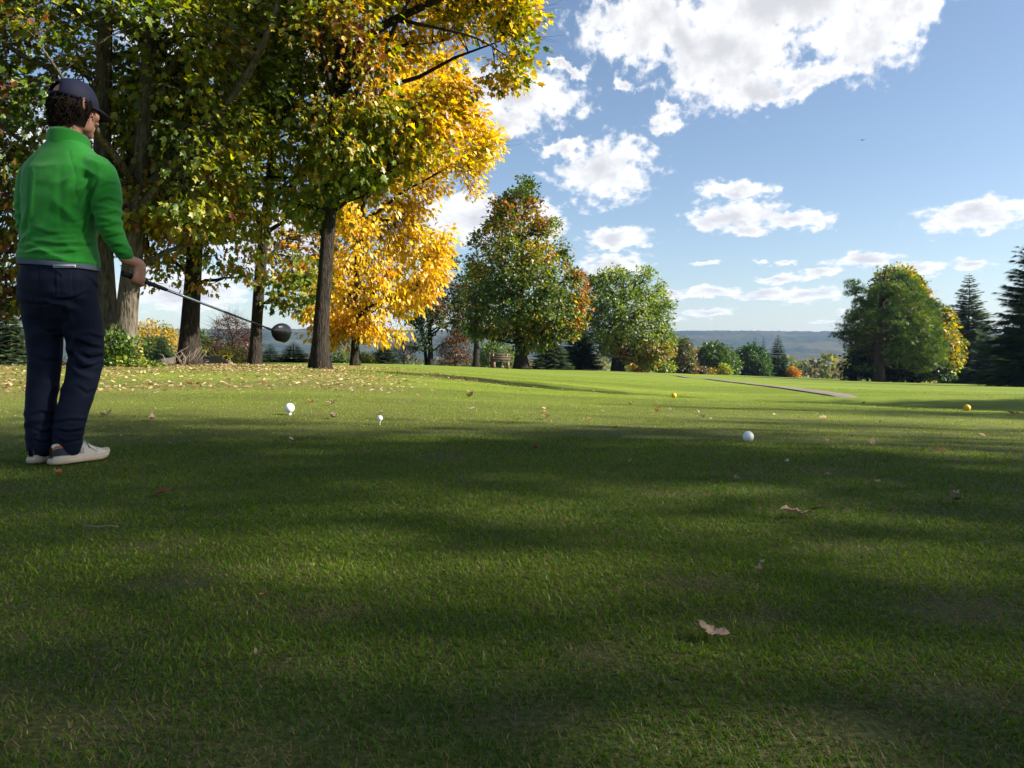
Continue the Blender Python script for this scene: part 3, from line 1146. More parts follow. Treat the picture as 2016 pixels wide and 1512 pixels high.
def make_tree(name, label, y, trunk, crown, n_cl, per, leaf, size, pal, rng_seed, cat='tree', group=None, thick=None, gap=0.0, gscale=0.5, spread=0.5,
              flat=0.6, limbs=14, bark=None, lmat=None, extra_limbs=(), twig_r=0.012, nsides=12, droop=0.35, bare=0, leaf_pal2=None, hollow=0.55, sag=0.10, stems=()):
    """A tree: Empty > trunk (with its limbs), crown. trunk: (px, py, y, r) list; crown: outline in photograph pixels at distance y."""
    rng = np.random.default_rng(rng_seed)
    TP, TR = trunk_points(trunk)
    base = np.array([TP[0][0], TP[0][1], terr1(TP[0][0], TP[0][1])])
    root = empty(name, base)
    tag(root, label, cat, group)
    mb = MB()
    step = max(0.25, TR[0] * 1.2)
    P, R = smooth_line(TP, TR, step)
    mb.add(*bumpy_trunk(P, R, nsides, rng))
    axis, axr = [P], [R]
    for st in stems:
        SP, SR = trunk_points(st) if st[0][1] is None else (np.array([at(a, b, c) for a, b, c, _ in st]), np.array([q[3] for q in st]))
        SP, SR = smooth_line(SP, SR, step)
        mb.add(*bumpy_trunk(SP, SR, nsides, rng, flare=0.45 if st[0][1] is None else 0.0))
        axis.append(SP)
        axr.append(SR)
    wpoly = [at(px, py, y)[[0, 2]] for px, py in crown]
    thick = thick or 0.45 * (max(p[0] for p in wpoly) - min(p[0] for p in wpoly))
    C = crown_clusters(wpoly, y, n_cl, rng, thick, gap, gscale, hollow)
    AX, AR = np.vstack(axis), np.concatenate(axr)
    nodes, nrad = [AX], [AR]
    for lm in extra_limbs:
        LP = np.array([at(a, b, c) for a, b, c, _ in lm])
        LP, LR = smooth_line(LP, np.array([q[3] for q in lm]), 0.3)
        mb.add(*tube(LP, LR, 7, True))
        nodes.append(LP)
        nrad.append(LR)
    # limbs towards clusters spread evenly over the crown
    if limbs and len(C):
        idx = [int(rng.integers(len(C)))]
        dm = np.linalg.norm(C - C[idx[0]], axis=1)
        for _ in range(min(limbs, len(C)) - 1):
            idx.append(int(np.argmax(dm)))
            dm = np.minimum(dm, np.linalg.norm(C - C[idx[-1]], axis=1))
        for i in idx:
            c = C[i]
            hd = np.hypot(AX[:, 0] - c[0], AX[:, 1] - c[1])
            want = c[2] - 0.55 * hd
            up = AX[:, 2] > base[2] + 0.12 * (AX[:, 2].max() - base[2])
            cost = np.abs(AX[:, 2] - want) + 0.4 * hd + np.where(up, 0, 50)
            j = int(np.argmin(cost))
            tip = AX[j] + (c - AX[j]) * 0.92
            LP = limb_curve(AX[j], tip, sag, rng)
            r0 = min(AR[j] * 0.55, 0.035 + 0.02 * np.linalg.norm(tip - AX[j]))
            LR = np.linspace(r0, twig_r * 1.3, len(LP))
            mb.add(*tube(LP, LR, 6, True))
            LPf, LRf = smooth_line(LP, LR, 0.3 if y < 40 else 0.8)
            nodes.append(LPf)
            nrad.append(LRf)
    NP, NR = np.vstack(nodes), np.concatenate(nrad)
    # each cluster hangs on a twig from the nearest limb
    near = np.empty(len(C), int)
    for s in range(0, len(C), 400):
        near[s:s + 400] = np.argmin(((C[s:s + 400, None] - NP[None]) ** 2).sum(-1), axis=1)
    A = NP[near]
    mid = (A + C) / 2 + rng.normal(0, 0.06, C.shape) * np.linalg.norm(C - A, axis=1, keepdims=True) + np.array([0, 0, 0.05]) * np.linalg.norm(C - A, axis=1, keepdims=True)
    V, Q = twigs3(A, mid, C, np.minimum(NR[near] * 0.6, twig_r * 2), np.full(len(C), twig_r * 0.5))
    mb.add(V, None, Q)
    # short twigs inside the clusters
    if y < 45 or bare:
        k = 3 if not bare else bare
        Ct = np.repeat(C, k, 0)
        off = rng.normal(0, spread * (0.75 if not bare else 1.1), Ct.shape) * np.array([1, 1, flat])
        if bare:
            off += norm(Ct - np.array([base[0], base[1], base[2] + 0.2])) * spread * 1.2
        E = Ct + off
        V, Q = twigs3(Ct, (Ct + E) / 2 + rng.normal(0, 0.04, Ct.shape), E, np.full(len(E), twig_r * 0.5), np.full(len(E), twig_r * 0.2))
        mb.add(V, None, Q)
    tr = obj('trunk', mb.mesh(name + '_trunk', False, base), bark or M_BARK, root)
    if per:
        n = len(C) * per
        sc = np.repeat(rng.uniform(0.65, 1.3, len(C)), per)
        off = rng.normal(0, 1, (n, 3))
        off = off / np.maximum(np.linalg.norm(off, axis=1, keepdims=True), 1e-6) * (rng.random((n, 1)) ** 0.45)
        pos = np.repeat(C, per, 0) + off * (spread * sc)[:, None] * np.array([1, 1, flat])
        cen = np.array([base[0], base[1], C[:, 2].mean()])
        rad = norm(pos - cen)
        d = rad * 0.6 + off * 0.8 + rng.normal(0, 0.45, (n, 3)) + np.array([0, 0, -droop])
        nr = np.array([0, 0, 0.8]) + rad * 0.5 + rng.normal(0, 0.55, (n, 3))
        sz = size * rng.uniform(0.5, 1.3, n) * np.repeat(rng.uniform(.85, 1.15, len(C)), per)
        V, T = place(leaf[0], leaf[1], pos, d, nr, sz, rng.uniform(0.8, 1.15, n))
        col = pal(pos, rng) if leaf_pal2 is None else leaf_pal2(pos, rng)
        me = mesh_np(name + '_crown', V - base, T, np.repeat(col, len(leaf[0]), 0))
        obj('crown', me, lmat or M_LEAF, root)
    return root


def to_px(P):
    return HX + F * P[:, 0] / P[:, 1], HY - F * (P[:, 2] - H) / P[:, 1]


# ---- the oaks on the left, behind the golfer
OAK1 = palette([DGREEN, GREEN, LGREEN, YGREEN, (0.30, 0.20, 0.02), RUST], [1.0, 2.2, 3.2, 2.6, 0.9, 0.6], 0.45, 2)
OAK2 = palette([DGREEN, GREEN, LGREEN, YGREEN, GOLD, RUST], [0.8, 2.2, 3.2, 2.4, 1.0, 0.4], 0.4, 7)
OAK3 = palette([RUST, ORANGE, GOLD, YGREEN, LGREEN, GREEN], [1.0, 1.5, 1.8, 1.6, 1.6, 2.0], 0.5, 4)


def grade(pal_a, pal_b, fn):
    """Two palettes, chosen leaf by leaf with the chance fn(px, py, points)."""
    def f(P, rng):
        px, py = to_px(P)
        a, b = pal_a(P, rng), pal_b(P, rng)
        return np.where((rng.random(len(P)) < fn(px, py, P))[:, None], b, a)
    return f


def near_grove():
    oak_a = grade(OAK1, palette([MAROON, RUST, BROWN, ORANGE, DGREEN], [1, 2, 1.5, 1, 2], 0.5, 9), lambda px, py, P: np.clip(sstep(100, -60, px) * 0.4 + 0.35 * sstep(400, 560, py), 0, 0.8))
    make_tree('oak_tree', 'two-stemmed oak with pale sunlit trunk and ivy at its foot, behind the golfer', 19.0,
              [(252, None, 19.0, 0.27), (247, 640, 19.0, 0.255), (256, 560, 19.0, 0.24), (266, 470, 19.0, 0.225), (277, 330, 19.0, 0.20), (290, 180, 19.1, 0.20), (296, 40, 19.3, 0.17), (300, -150, 19.5, 0.12), (300, -380, 19.6, 0.05)],
              [(-160, -160), (100, -330), (300, -360), (470, -300), (560, -120), (570, 120), (510, 330), (475, 420), (430, 470), (330, 460), (255, 440), (160, 480), (60, 565), (25, 640), (-60, 600), (-150, 480), (-190, 200)],
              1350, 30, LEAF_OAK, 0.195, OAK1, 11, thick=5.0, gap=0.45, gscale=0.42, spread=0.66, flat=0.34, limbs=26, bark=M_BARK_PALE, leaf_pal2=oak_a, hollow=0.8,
              stems=[[(222, None, 19.6, 0.24), (216, 640, 19.6, 0.23), (205, 480, 19.6, 0.21), (200, 250, 19.7, 0.20), (206, 60, 19.8, 0.17), (214, -150, 19.9, 0.12), (220, -380, 20, 0.05)]],
              extra_limbs=[[(272, 420, 19, .15), (330, 345, 18.6, .13), (400, 262, 18.2, .11), (450, 210, 17.9, .10), (500, 130, 17.6, .09), (540, 40, 17.3, .07), (560, -40, 17.2, .04)],
                           [(272, 400, 19, .12), (340, 300, 19.6, .10), (440, 250, 20, .08), (540, 235, 20.2, .06), (600, 200, 20.3, .03)]])
    make_tree('oak_tree', 'dark-trunked oak with rust and gold lower leaves, above the driver shaft', 22.0,
              [(371, None, 22.0, 0.29), (372, 650, 22.0, 0.25), (378, 560, 22.0, 0.23), (386, 440, 22.0, 0.21), (392, 300, 22.1, 0.20), (398, 120, 22.3, 0.17), (402, -120, 22.5, 0.11), (405, -330, 22.6, 0.05)],
              [(250, -380), (450, -420), (600, -300), (660, -100), (640, 150), (600, 330), (560, 470), (520, 545), (450, 590), (395, 630), (350, 590), (300, 560), (270, 480), (240, 200)],
              760, 30, LEAF_OAK, 0.19, OAK3, 23, thick=4.2, gap=0.46, gscale=0.42, spread=0.66, flat=0.34, limbs=22,
              leaf_pal2=grade(OAK2, OAK3, lambda px, py, P: np.clip(sstep(330, 470, py), 0.1, 0.9)), hollow=0.8,
              extra_limbs=[[(388, 400, 22, .11), (340, 330, 22.4, .09), (300, 240, 22.6, .05)], [(388, 420, 22, .1), (450, 370, 21.6, .08), (520, 345, 21.2, .05), (570, 350, 21, .03)]])
    make_tree('oak_tree', 'slim dark oak, third trunk from the golfer, right where the driver head ends', 24.5,
              [(501, None, 24.5, 0.19), (505, 640, 24.5, 0.165), (512, 540, 24.5, 0.165), (522, 440, 24.5, 0.15), (532, 360, 24.5, 0.14), (541, 220, 24.6, 0.12), (548, 40, 24.8, 0.08), (552, -100, 24.9, 0.04)],
              [(430, 60), (520, -140), (640, -60), (690, 150), (680, 320), (650, 430), (640, 560), (590, 625), (545, 605), (500, 560), (455, 590), (430, 540), (440, 400), (420, 230)],
              330, 28, LEAF_OAK, 0.18, OAK2, 31, thick=3.4, gap=0.46, gscale=0.5, spread=0.6, flat=0.36, limbs=18, hollow=0.8,
              leaf_pal2=grade(OAK2, OAK3, lambda px, py, P: np.clip(sstep(380, 520, py), 0.1, 0.8)))
    oak_d = grade(OAK2, palette([GREEN, YGREEN, YELLOW, GOLD, ORANGE], [1, 1.4, 3, 2, .8], 0.5, 5), lambda px, py, P: np.clip(sstep(690, 930, px + 0.25 * (200 - py)) * 0.9 + 0.06, 0, 0.9))
    make_tree('oak_tree', 'tall dark straight-trunked oak reaching its green boughs over the sky', 20.0,
              [(629, None, 20.0, 0.25), (631, 650, 20.0, 0.205), (640, 540, 20.0, 0.19), (648, 420, 20.0, 0.18), (657, 310, 20.0, 0.18), (668, 180, 20.1, 0.165), (678, 40, 20.3, 0.145), (688, -130, 20.5, 0.12), (695, -330, 20.7, 0.05)],
              [(540, 340), (480, 200), (470, -50), (520, -300), (700, -380), (900, -260), (1000, -120), (1030, 0), (1035, 110), (1000, 165), (950, 140), (905, 175), (880, 260), (865, 300), (800, 335), (745, 370), (695, 400), (600, 440)],
              1180, 30, LEAF_OAK, 0.19, OAK2, 47, thick=4.4, gap=0.44, gscale=0.42, spread=0.66, flat=0.34, limbs=24, leaf_pal2=oak_d, hollow=0.8,
              extra_limbs=[[(668, 190, 20.1, .14), (700, 90, 19.6, .12), (760, 45, 19.2, .11), (830, 15, 18.9, .09), (900, -20, 18.6, .07), (970, -40, 18.4, .03)],
                           [(790, 40, 19, .05), (860, 55, 18.9, .04), (940, 70, 18.8, .025), (1010, 120, 18.7, .012)],
                           [(654, 330, 20, .10), (700, 262, 20.4, .08), (790, 225, 20.8, .06), (870, 190, 21, .03)],
                           [(648, 420, 20, .08), (600, 400, 20.4, .06), (560, 395, 20.6, .03)],
                           [(650, 400, 20, .07), (700, 372, 19.6, .05), (760, 340, 19.4, .03)]])
    ylw = palette([(0.30, 0.27, 0.02), YELLOW, (0.62, 0.42, 0.018), GOLD, (0.46, 0.20, 0.015)], [0.8, 3, 3.4, 1.6, .35], 0.5, 3, 0.18)
    make_tree('yellow_maple_tree', 'bright golden-yellow autumn tree hanging low behind the dark oak trunk', 29.0,
              [(698, None, 29.0, 0.18), (699, 680, 29.0, 0.15), (702, 600, 29.0, 0.14), (708, 480, 29.0, 0.13), (716, 350, 29.0, 0.11), (728, 230, 29.0, 0.07), (740, 130, 29.0, 0.03)],
              [(600, 600), (590, 500), (620, 400), (660, 280), (720, 160), (800, 110), (890, 120), (925, 190), (950, 245), (985, 285), (945, 335), (925, 395), (880, 400), (845, 425), (895, 475), (868, 520), (885, 565), (835, 590), (808, 650), (780, 688), (725, 670), (690, 655), (640, 690), (615, 660)],
              1200, 28, LEAF_OVAL, 0.21, ylw, 53, thick=4.6, gap=0.40, gscale=0.6, spread=0.55, flat=0.55, limbs=24, hollow=0.6, droop=0.6)


near_grove()


# ---- broadleaf trees across the middle of the picture
def mid_trees():
    mp_g = palette([DGREEN, GREEN, (0.085, 0.125, 0.014), (.15, .17, .018), GOLD], [1.4, 2.4, 3.0, 1.8, .6], 0.28, 8)
    mp_o = palette([GREEN, YGREEN, GOLD, ORANGE, RUST, RED], [1, 1, 1.5, 2.5, 1.6, .7], 0.4, 5)
    maple_poly = [(1014, 365), (1022, 352), (1045, 355), (1058, 400), (1066, 430), (1090, 425), (1102, 455), (1118, 478), (1122, 520), (1150, 545), (1152, 600), (1146, 650), (1120, 665), (1085, 680), (1055, 690), (1030, 688), (1000, 690), (960, 685), (930, 670), (922, 600), (922, 520), (932, 462), (965, 440), (975, 400), (1000, 388)]
    make_tree('maple_tree', 'large round maple with rusty crown top and bare upper twigs, beside the bench', 65.0,
              [(1027, None, 65.0, 0.62), (1026, 700, 65.0, 0.48), (1024, 670, 65, 0.42), (1023, 620, 65, 0.34), (1026, 540, 65, 0.22), (1030, 450, 65, 0.12), (1036, 375, 65, 0.05)],
              maple_poly, 1150, 26, LEAF_DIAMOND, 0.30, mp_g, 61, thick=5.2, gap=0.40, gscale=0.33, spread=0.70, flat=0.6, limbs=44, hollow=0.45, twig_r=0.03, nsides=10, sag=-0.05,
              leaf_pal2=grade(mp_g, mp_o, lambda px, py, P: np.clip(sstep(480, 420, py) * sstep(375, 400, py) * (px < 1085) * .42 + sstep(1115, 1150, px) * .5 + 0.05, 0, 0.7)))
    g_tree = palette([GREEN, (0.095, 0.145, 0.018), (0.15, 0.20, 0.024), (0.23, 0.255, 0.03)], [1.6, 2.6, 3.0, 2.0], 0.25, 4)
    make_tree('broad_green_tree', 'broad domed green tree with rusty lower boughs, right of the maple', 115.0,
              [(1216, None, 115.0, 0.95), (1216, 700, 115, 0.75), (1216, 660, 115, 0.62), (1222, 600, 115, 0.4), (1228, 550, 115, 0.12)],
              [(1140, 600), (1155, 556), (1190, 530), (1225, 527), (1240, 540), (1262, 528), (1285, 535), (1300, 560), (1318, 590), (1326, 625), (1326, 660), (1325, 700), (1310, 724), (1275, 722), (1235, 712), (1200, 700), (1160, 690), (1135, 668), (1135, 630)],
              900, 22, LEAF_DIAMOND, 0.44, g_tree, 67, thick=7.0, gap=0.40, gscale=0.22, spread=0.95, flat=0.75, limbs=36, hollow=0.45, twig_r=0.05, nsides=10, sag=-0.05,
              leaf_pal2=grade(g_tree, palette([ORANGE, RUST, (0.20, 0.15, 0.03), GREEN], [2, 1.6, 1.4, .8], 0.3, 2), lambda px, py, P: np.clip(sstep(655, 690, py) * sstep(1190, 1230, px) * 0.5 + 0.02, 0, .5)))
    dark_red = palette([MAROON, RUST, BROWN, DGREEN, GREEN], [1.6, 1, 1, 1.6, 1.2], 0.35, 3)
    make_tree('purple_leaf_tree', 'thin-crowned tree with maroon top leaves, left of the big maple', 78.0,
              [(848, None, 78.0, 0.32), (848, 690, 78, 0.25), (846, 650, 78, 0.2), (850, 590, 78, 0.14), (858, 520, 78, 0.05)],
              [(812, 690), (800, 640), (806, 580), (830, 530), (850, 495), (875, 505), (900, 515), (915, 550), (920, 620), (905, 670), (870, 680), (840, 700)],
              420, 17, LEAF_DIAMOND, 0.30, dark_red, 71, thick=4.2, gap=0.44, gscale=0.35, spread=0.62, flat=0.7, limbs=26, twig_r=0.028, nsides=8, bare=2,
              leaf_pal2=grade(palette([DGREEN, GREEN, BROWN], [2, 2, .6], .3, 1), dark_red, lambda px, py, P: np.clip(sstep(630, 560, py), .1, .95)), stems=[[(840, None, 78.3, 0.2), (836, 680, 78.3, 0.14), (828, 620, 78.3, 0.07)]])
    make_tree('shade_tree', 'dark bare-stemmed tree just left of the bench, crown hidden behind the maple', 82.0,
              [(937, None, 82.0, 0.36), (938, 690, 82, 0.30), (938, 640, 82, 0.24), (936, 560, 82, 0.1)],
              [(895, 650), (890, 590), (905, 540), (940, 520), (970, 540), (985, 600), (975, 660), (940, 672)], 190, 18, LEAF_DIAMOND, 0.34,
              palette([DGREEN, GREEN, (0.08, .1, .015)], [2, 2, 1], .3, 6), 73, thick=4, gap=0.4, gscale=.3, spread=.8, flat=.7, limbs=14, twig_r=.03, nsides=8)
    brown = palette([BROWN, (0.11, 0.10, 0.02), GREEN, (.08, .11, .015)], [1.4, 2, 2.2, 1.4], 0.2, 6)
    make_tree('brown_tree', 'rounded brown-green tree at the near end of the far tree row', 190.0, [(1346, None, 190, 0.5), (1346, 700, 190, 0.3), (1346, 680, 190, 0.1)],
              [(1328, 732), (1326, 690), (1335, 670), (1350, 668), (1362, 685), (1370, 715), (1366, 736)], 240, 16, LEAF_DIAMOND, 0.6, brown, 79, thick=3.2, spread=1.1, limbs=10, twig_r=.06, nsides=6)
    dk = palette([DGREEN, GREEN, (0.06, .10, .013)], [2, 3, 1.6], .15, 3)
    make_tree('round_tree', 'wide dark green round tree in the far row, lower of the two domes', 215.0, [(1408, None, 215, 0.5), (1408, 700, 215, 0.3), (1408, 690, 215, 0.1)],
              [(1372, 730), (1370, 705), (1380, 684), (1400, 676), (1415, 680), (1432, 685), (1446, 700), (1454, 720), (1448, 738), (1400, 738)], 400, 16, LEAF_DIAMOND, 0.75, dk, 83, thick=5.5, spread=1.4, limbs=12, twig_r=.07, nsides=6)
    make_tree('round_tree', 'dark green round tree in front of the twin dark conifers', 225.0, [(1480, None, 225, 0.5), (1480, 710, 225, 0.3), (1480, 690, 225, 0.1)],
              [(1448, 735), (1450, 700), (1460, 686), (1480, 682), (1502, 690), (1514, 710), (1514, 738), (1480, 742)], 330, 16, LEAF_DIAMOND, 0.75, palette([DGREEN, (0.03, .065, .010), GREEN], [3, 2, 1.6], .15, 7), 89, thick=5, spread=1.4, limbs=12, twig_r=.07, nsides=6)
    # right: the broad yellowing tree behind the pine
    yg = palette([DGREEN, GREEN, (0.11, .16, .016), (.20, .21, .02), (.34, .25, .02)], [1.0, 2.2, 2.6, 1.8, 1.0], .2, 9)
    make_tree('turning_tree', 'tall green tree turning yellow along its right edge, behind the pine', 140.0,
              [(1800, None, 140, 0.9), (1800, 700, 140, .7), (1795, 620, 140, .4), (1790, 560, 140, .1)],
              [(1690, 735), (1678, 690), (1700, 640), (1710, 580), (1740, 535), (1775, 525), (1800, 545), (1822, 575), (1838, 605), (1862, 615), (1878, 650), (1892, 680), (1880, 720), (1862, 742), (1800, 745), (1730, 745)],
              1450, 18, LEAF_DIAMOND, 0.62, yg, 97, thick=8.5, gap=.30, gscale=.2, spread=1.15, flat=.75, limbs=30, twig_r=.06, nsides=8, hollow=.45,
              leaf_pal2=grade(yg, palette([YGREEN, GOLD, (.26, .22, .02), ORANGE], [2, 2, 2, .6], .3, 2), lambda px, py, P: np.clip(sstep(1770, 1850, px + 0.35 * (640 - py)) * 0.42, 0.02, .42)))
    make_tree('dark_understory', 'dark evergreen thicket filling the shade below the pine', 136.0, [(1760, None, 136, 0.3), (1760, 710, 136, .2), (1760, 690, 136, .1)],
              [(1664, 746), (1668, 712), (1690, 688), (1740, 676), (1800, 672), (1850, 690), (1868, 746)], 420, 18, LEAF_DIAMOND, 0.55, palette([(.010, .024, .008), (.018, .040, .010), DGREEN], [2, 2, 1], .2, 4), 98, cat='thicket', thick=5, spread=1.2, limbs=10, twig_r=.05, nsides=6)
    # far left, behind the grove
    back = [('yellow_topped_tree', 'yellow-topped tree far behind, between the first two oak trunks', 150, [(262, 712), (262, 655), (275, 636), (300, 632), (325, 640), (345, 652), (352, 690), (350, 714)], 300,
             palette([GREEN, YGREEN, GOLD, (.42, .30, .02)], [1, 1.6, 1.6, 1.2], .2, 3)),
            ('green_tree', 'dull green tree far behind, left of the second oak trunk', 130, [(285, 716), (282, 690), (296, 668), (320, 664), (338, 680), (350, 716)], 260, palette([DGREEN, GREEN, (.07, .10, .02)], [2, 2.4, 1.4], .2, 5)),
            ('green_tree', 'rounded olive green tree far behind, right of the second oak trunk', 135, [(375, 716), (372, 680), (384, 656), (400, 652), (412, 668), (420, 690), (418, 716)], 260, palette([GREEN, (.08, .11, .02), YGREEN], [2, 2.4, .9], .2, 8)),
            ('orange_shrub', 'flame-orange shrub far away at the left edge', 120, [(-10, 690), (0, 668), (20, 655), (36, 662), (30, 685)], 90, palette([ORANGE, RED, RUST], [2, 2, 1], .3, 2)),
            ('grey_green_shrub', 'grey-green shrub far away at the left edge, below the orange one', 100, [(-30, 708), (-25, 690), (10, 680), (60, 684), (75, 708)], 200, palette([(.07, .09, .05), (.11, .13, .08), GREEN], [2, 2, 1], .3, 4)),
            ('pale_shrub', 'pale green shrub right of the tall oak trunk', 60, [(652, 720), (652, 702), (665, 690), (682, 690), (692, 706), (690, 720)], 120, palette([(.09, .12, .04), (.14, .17, .06), GREEN], [2, 2, 1], .5, 6)),
            ('yellow_shrub', 'small yellow-green shrub beside the thin trunk of the golden tree', 80, [(703, 719), (704, 702), (714, 695), (728, 700), (732, 719)], 90, palette([YGREEN, (.3, .26, .02), LGREEN], [2, 1, 1], .5, 7)),
            ('weeping_tree', 'pale weeping willow-like tree behind the bench', 110, [(945, 718), (945, 690), (958, 676), (985, 672), (1005, 684), (1015, 718)], 260, palette([(.09, .13, .025), (.13, .17, .035), GREEN], [2, 2, 1], .3, 9)),
            ('olive_shrub', 'low olive shrub at the foot of the broad green tree', 118, [(1262, 728), (1264, 716), (1285, 710), (1315, 714), (1328, 722), (1326, 730)], 100, palette([GREEN, YGREEN, LGREEN], [2, 1, 1], .4, 10)),
            ('gold_shrub', 'low golden shrub left of the broad green tree trunk base', 120, [(1238, 728), (1240, 722), (1255, 719), (1268, 722), (1266, 729)], 50, palette([GOLD, YGREEN, ORANGE], [2, 2, .6], .4, 11)),
            ('yellow_bush', 'bright yellow-green bush in front of the far round trees', 195, [(1414, 737), (1414, 726), (1425, 720), (1436, 726), (1436, 738)], 60, palette([YGREEN, (.28, .27, .03), LGREEN], [2, 1, 1], .4, 12)),
            ('orange_bush', 'tiny orange bush between the far round trees', 195, [(1393, 738), (1395, 732), (1402, 728), (1409, 733), (1409, 738)], 40, palette([(.30, .20, .03), GOLD, YGREEN], [2, 1, 1], .4, 13)),
            ('orange_tree', 'small orange tree right of the far spruce', 230, [(1555, 742), (1554, 730), (1560, 725), (1568, 732), (1570, 743)], 60, palette([ORANGE, GOLD, GREEN], [2, 1, 1], .3, 14)),
            ('hedge_shrub', 'brownish low shrub between the brown tree and the round trees', 192, [(1366, 738), (1368, 730), (1382, 727), (1396, 732), (1396, 739)], 60, palette([BROWN, GREEN, (.1, .1, .02)], [2, 2, 1], .3, 15)),
            ('undergrowth_bush', 'brown-green undergrowth below the right-hand spruces', 150, [(1930, 752), (1932, 728), (1955, 715), (1990, 712), (2030, 716), (2060, 752)], 220, palette([BROWN, (.13, .10, .02), GREEN, ORANGE], [1.6, 2, 2, .5], .3, 16))]
    for i, (nm, lb, y, poly, ncl, pal) in enumerate(back):
        cx = sum(p[0] for p in poly) / len(poly)
        top = min(p[1] for p in poly)
        h = (max(p[1] for p in poly) - top)
        s = y / F
        make_tree(nm, lb, float(y), [(cx, None, y, 0.012 * h * s * 4), (cx, top + 0.6 * h, y, 0.1 * h * s * .15), (cx, top + 0.25 * h, y, 0.02)], poly, ncl, 14, LEAF_DIAMOND, max(0.18, 0.0030 * y), pal, 100 + i,
                  cat='shrub' if 'shrub' in nm or 'bush' in nm else 'tree', spread=max(0.3, 0.0065 * y), limbs=8, twig_r=0.0003 * y, nsides=6, flat=.8)
    # bare reddish crown behind the third oak and beside the maple
    rd = palette([RED, MAROON, RUST, BROWN], [1.2, 1.2, 1, 1], .4, 3)
    make_tree('red_bare_tree', 'round half-bare tree with dull red leaves behind the third oak', 70.0, [(458, None, 70, 0.22), (458, 700, 70, .16), (458, 670, 70, .08)],
              [(412, 712), (414, 670), (425, 640), (445, 622), (475, 630), (495, 650), (510, 690), (508, 714)], 330, 6, LEAF_DIAMOND, 0.2, rd, 131, spread=.5, limbs=24, twig_r=.02, nsides=7, bare=5, sag=0.0)
    make_tree('red_bare_shrub', 'half-bare reddish shrub between the purple tree and the maple', 75.0, [(896, None, 75, 0.14), (896, 705, 75, .1), (896, 690, 75, .05)],
              [(866, 718), (866, 690), (876, 664), (896, 652), (915, 664), (926, 690), (924, 718)], 230, 6, LEAF_DIAMOND, 0.2, palette([MAROON, BROWN, RUST], [2, 2, 1], .4, 4), 137, cat='shrub', spread=.45, limbs=18, twig_r=.018, nsides=6, bare=5, sag=0.0)
    make_tree('grey_bare_shrub', 'leafless pale grey shrub right of the golden tree', 72.0, [(795, None, 72, 0.10), (795, 708, 72, .08), (795, 695, 72, .04)],
              [(780, 712), (776, 690), (786, 676), (802, 674), (812, 688), (810, 712)], 120, 0, LEAF_DIAMOND, 0.2, rd, 139, cat='shrub', spread=.4, limbs=16, twig_r=.018, nsides=6, bare=5, sag=0.0, bark=M_BARK_PALE)


mid_trees()


# ---- conifers
def conifer_geom(h, r, seed, levels=26, per=8, droop=0.25, dens=1.0, col=((.016, .040, .014), (.036, .074, .024), (.06, .10, .032)), trunk_r=None, low=0.05, power=0.85, openness=0.0, fl=0.42):
    rng = np.random.default_rng(seed)
    pos, dirs, nr, sz = [], [], [], []
    tv = MB()
    tr = trunk_r or h * 0.013
    zz = np.linspace(-0.3, h, 12)
    tv.add(*tube(np.column_stack([rng.normal(0, .01 * r, 12), rng.normal(0, .01 * r, 12), zz]), np.linspace(tr, 0.02, 12), 8))
    for i in range(levels):
        t = (i + rng.uniform(-.3, .3)) / levels
        t = min(max(t, 0), 0.985)
        z0 = h * (low + (1 - low) * t)
        L0 = r * (1 - t) ** power + 0.02 * r
        k = max(4, int(per * (0.55 + 0.45 * (1 - t))))
        a0 = rng.random() * 6.28
        for b in range(k):
            if rng.random() < openness:
                continue
            a = a0 + b * 6.283 / k + rng.normal(0, .22)
            L_ = L0 * rng.uniform(.68, 1.12)
            o = np.array([math.cos(a), math.sin(a), 0.0])
            s = np.linspace(0, 1, 5)
            lift = 0.35 * t
            pts = np.array([0, 0, z0]) + o * (s * L_)[:, None] + np.array([0, 0, 1.0]) * ((lift - droop) * L_ * s + 0.55 * droop * L_ * s ** 2.2)[:, None]
            tv.add(*tube(pts, np.linspace(max(tr * .18 * (1 - t), .008), .006, 5), 4, False))
            m = max(3, int(dens * (3 + L_ * 26 / r * 1.1)))
            ss = rng.uniform(0.16, 1.0, m)
            p = np.column_stack([np.interp(ss, s, pts[:, q]) for q in range(3)])
            side = np.array([-o[1], o[0], 0])
            sg = rng.choice([-1, 1], m)
            sp = rng.uniform(.35, 1.2, m) * sg
            d = o[None] * 0.8 + side[None] * sp[:, None] + np.array([0, 0, 1.0]) * rng.normal(-.18, .22, m)[:, None]
            pos.append(p)
            dirs.append(d)
            nr.append(np.array([0, 0, 1.0]) + rng.normal(0, .35, (m, 3)))
            sz.append((fl * L_ * (1.15 - 0.75 * ss) + 0.045 * r) * rng.uniform(.7, 1.2, m))
    pos, dirs, nr, sz = np.concatenate(pos), np.concatenate(dirs), np.concatenate(nr), np.concatenate(sz)
    V, T = place(*FROND, pos, dirs, nr, sz)
    c = np.array(col, float)
    w = np.clip(rng.random(len(pos)) * .7 + .5 * (fbm(pos, .5, seed) - .3), 0, .999) * (len(c) - 1)
    i = w.astype(int)
    cc = c[i] + (c[i + 1] - c[i]) * (w - i)[:, None]
    return tv.mesh('conifer_trunk'), mesh_np('conifer_needles', V, T, np.repeat(cc, len(FROND[0]), 0))


def make_conifer(name, label, px, top_py, y, meshes, half_px, h, r, rz=0.0, group=None):
    """Stands a conifer of unit meshes so that its tip reaches top_py."""
    x = (px - HX) / F * y
    z = terr1(x, y)
    hh = (H + (HY - top_py) / F * y) - z
    root = empty(name, (x, y, z), rz)
    sx = (half_px / F * y) / r
    root.scale = (sx, sx, hh / h)
    tag(root, label, 'tree', group)
    obj('trunk', meshes[0], M_BARK, root)
    obj('crown', meshes[1], M_NEEDLE, root)
    return root


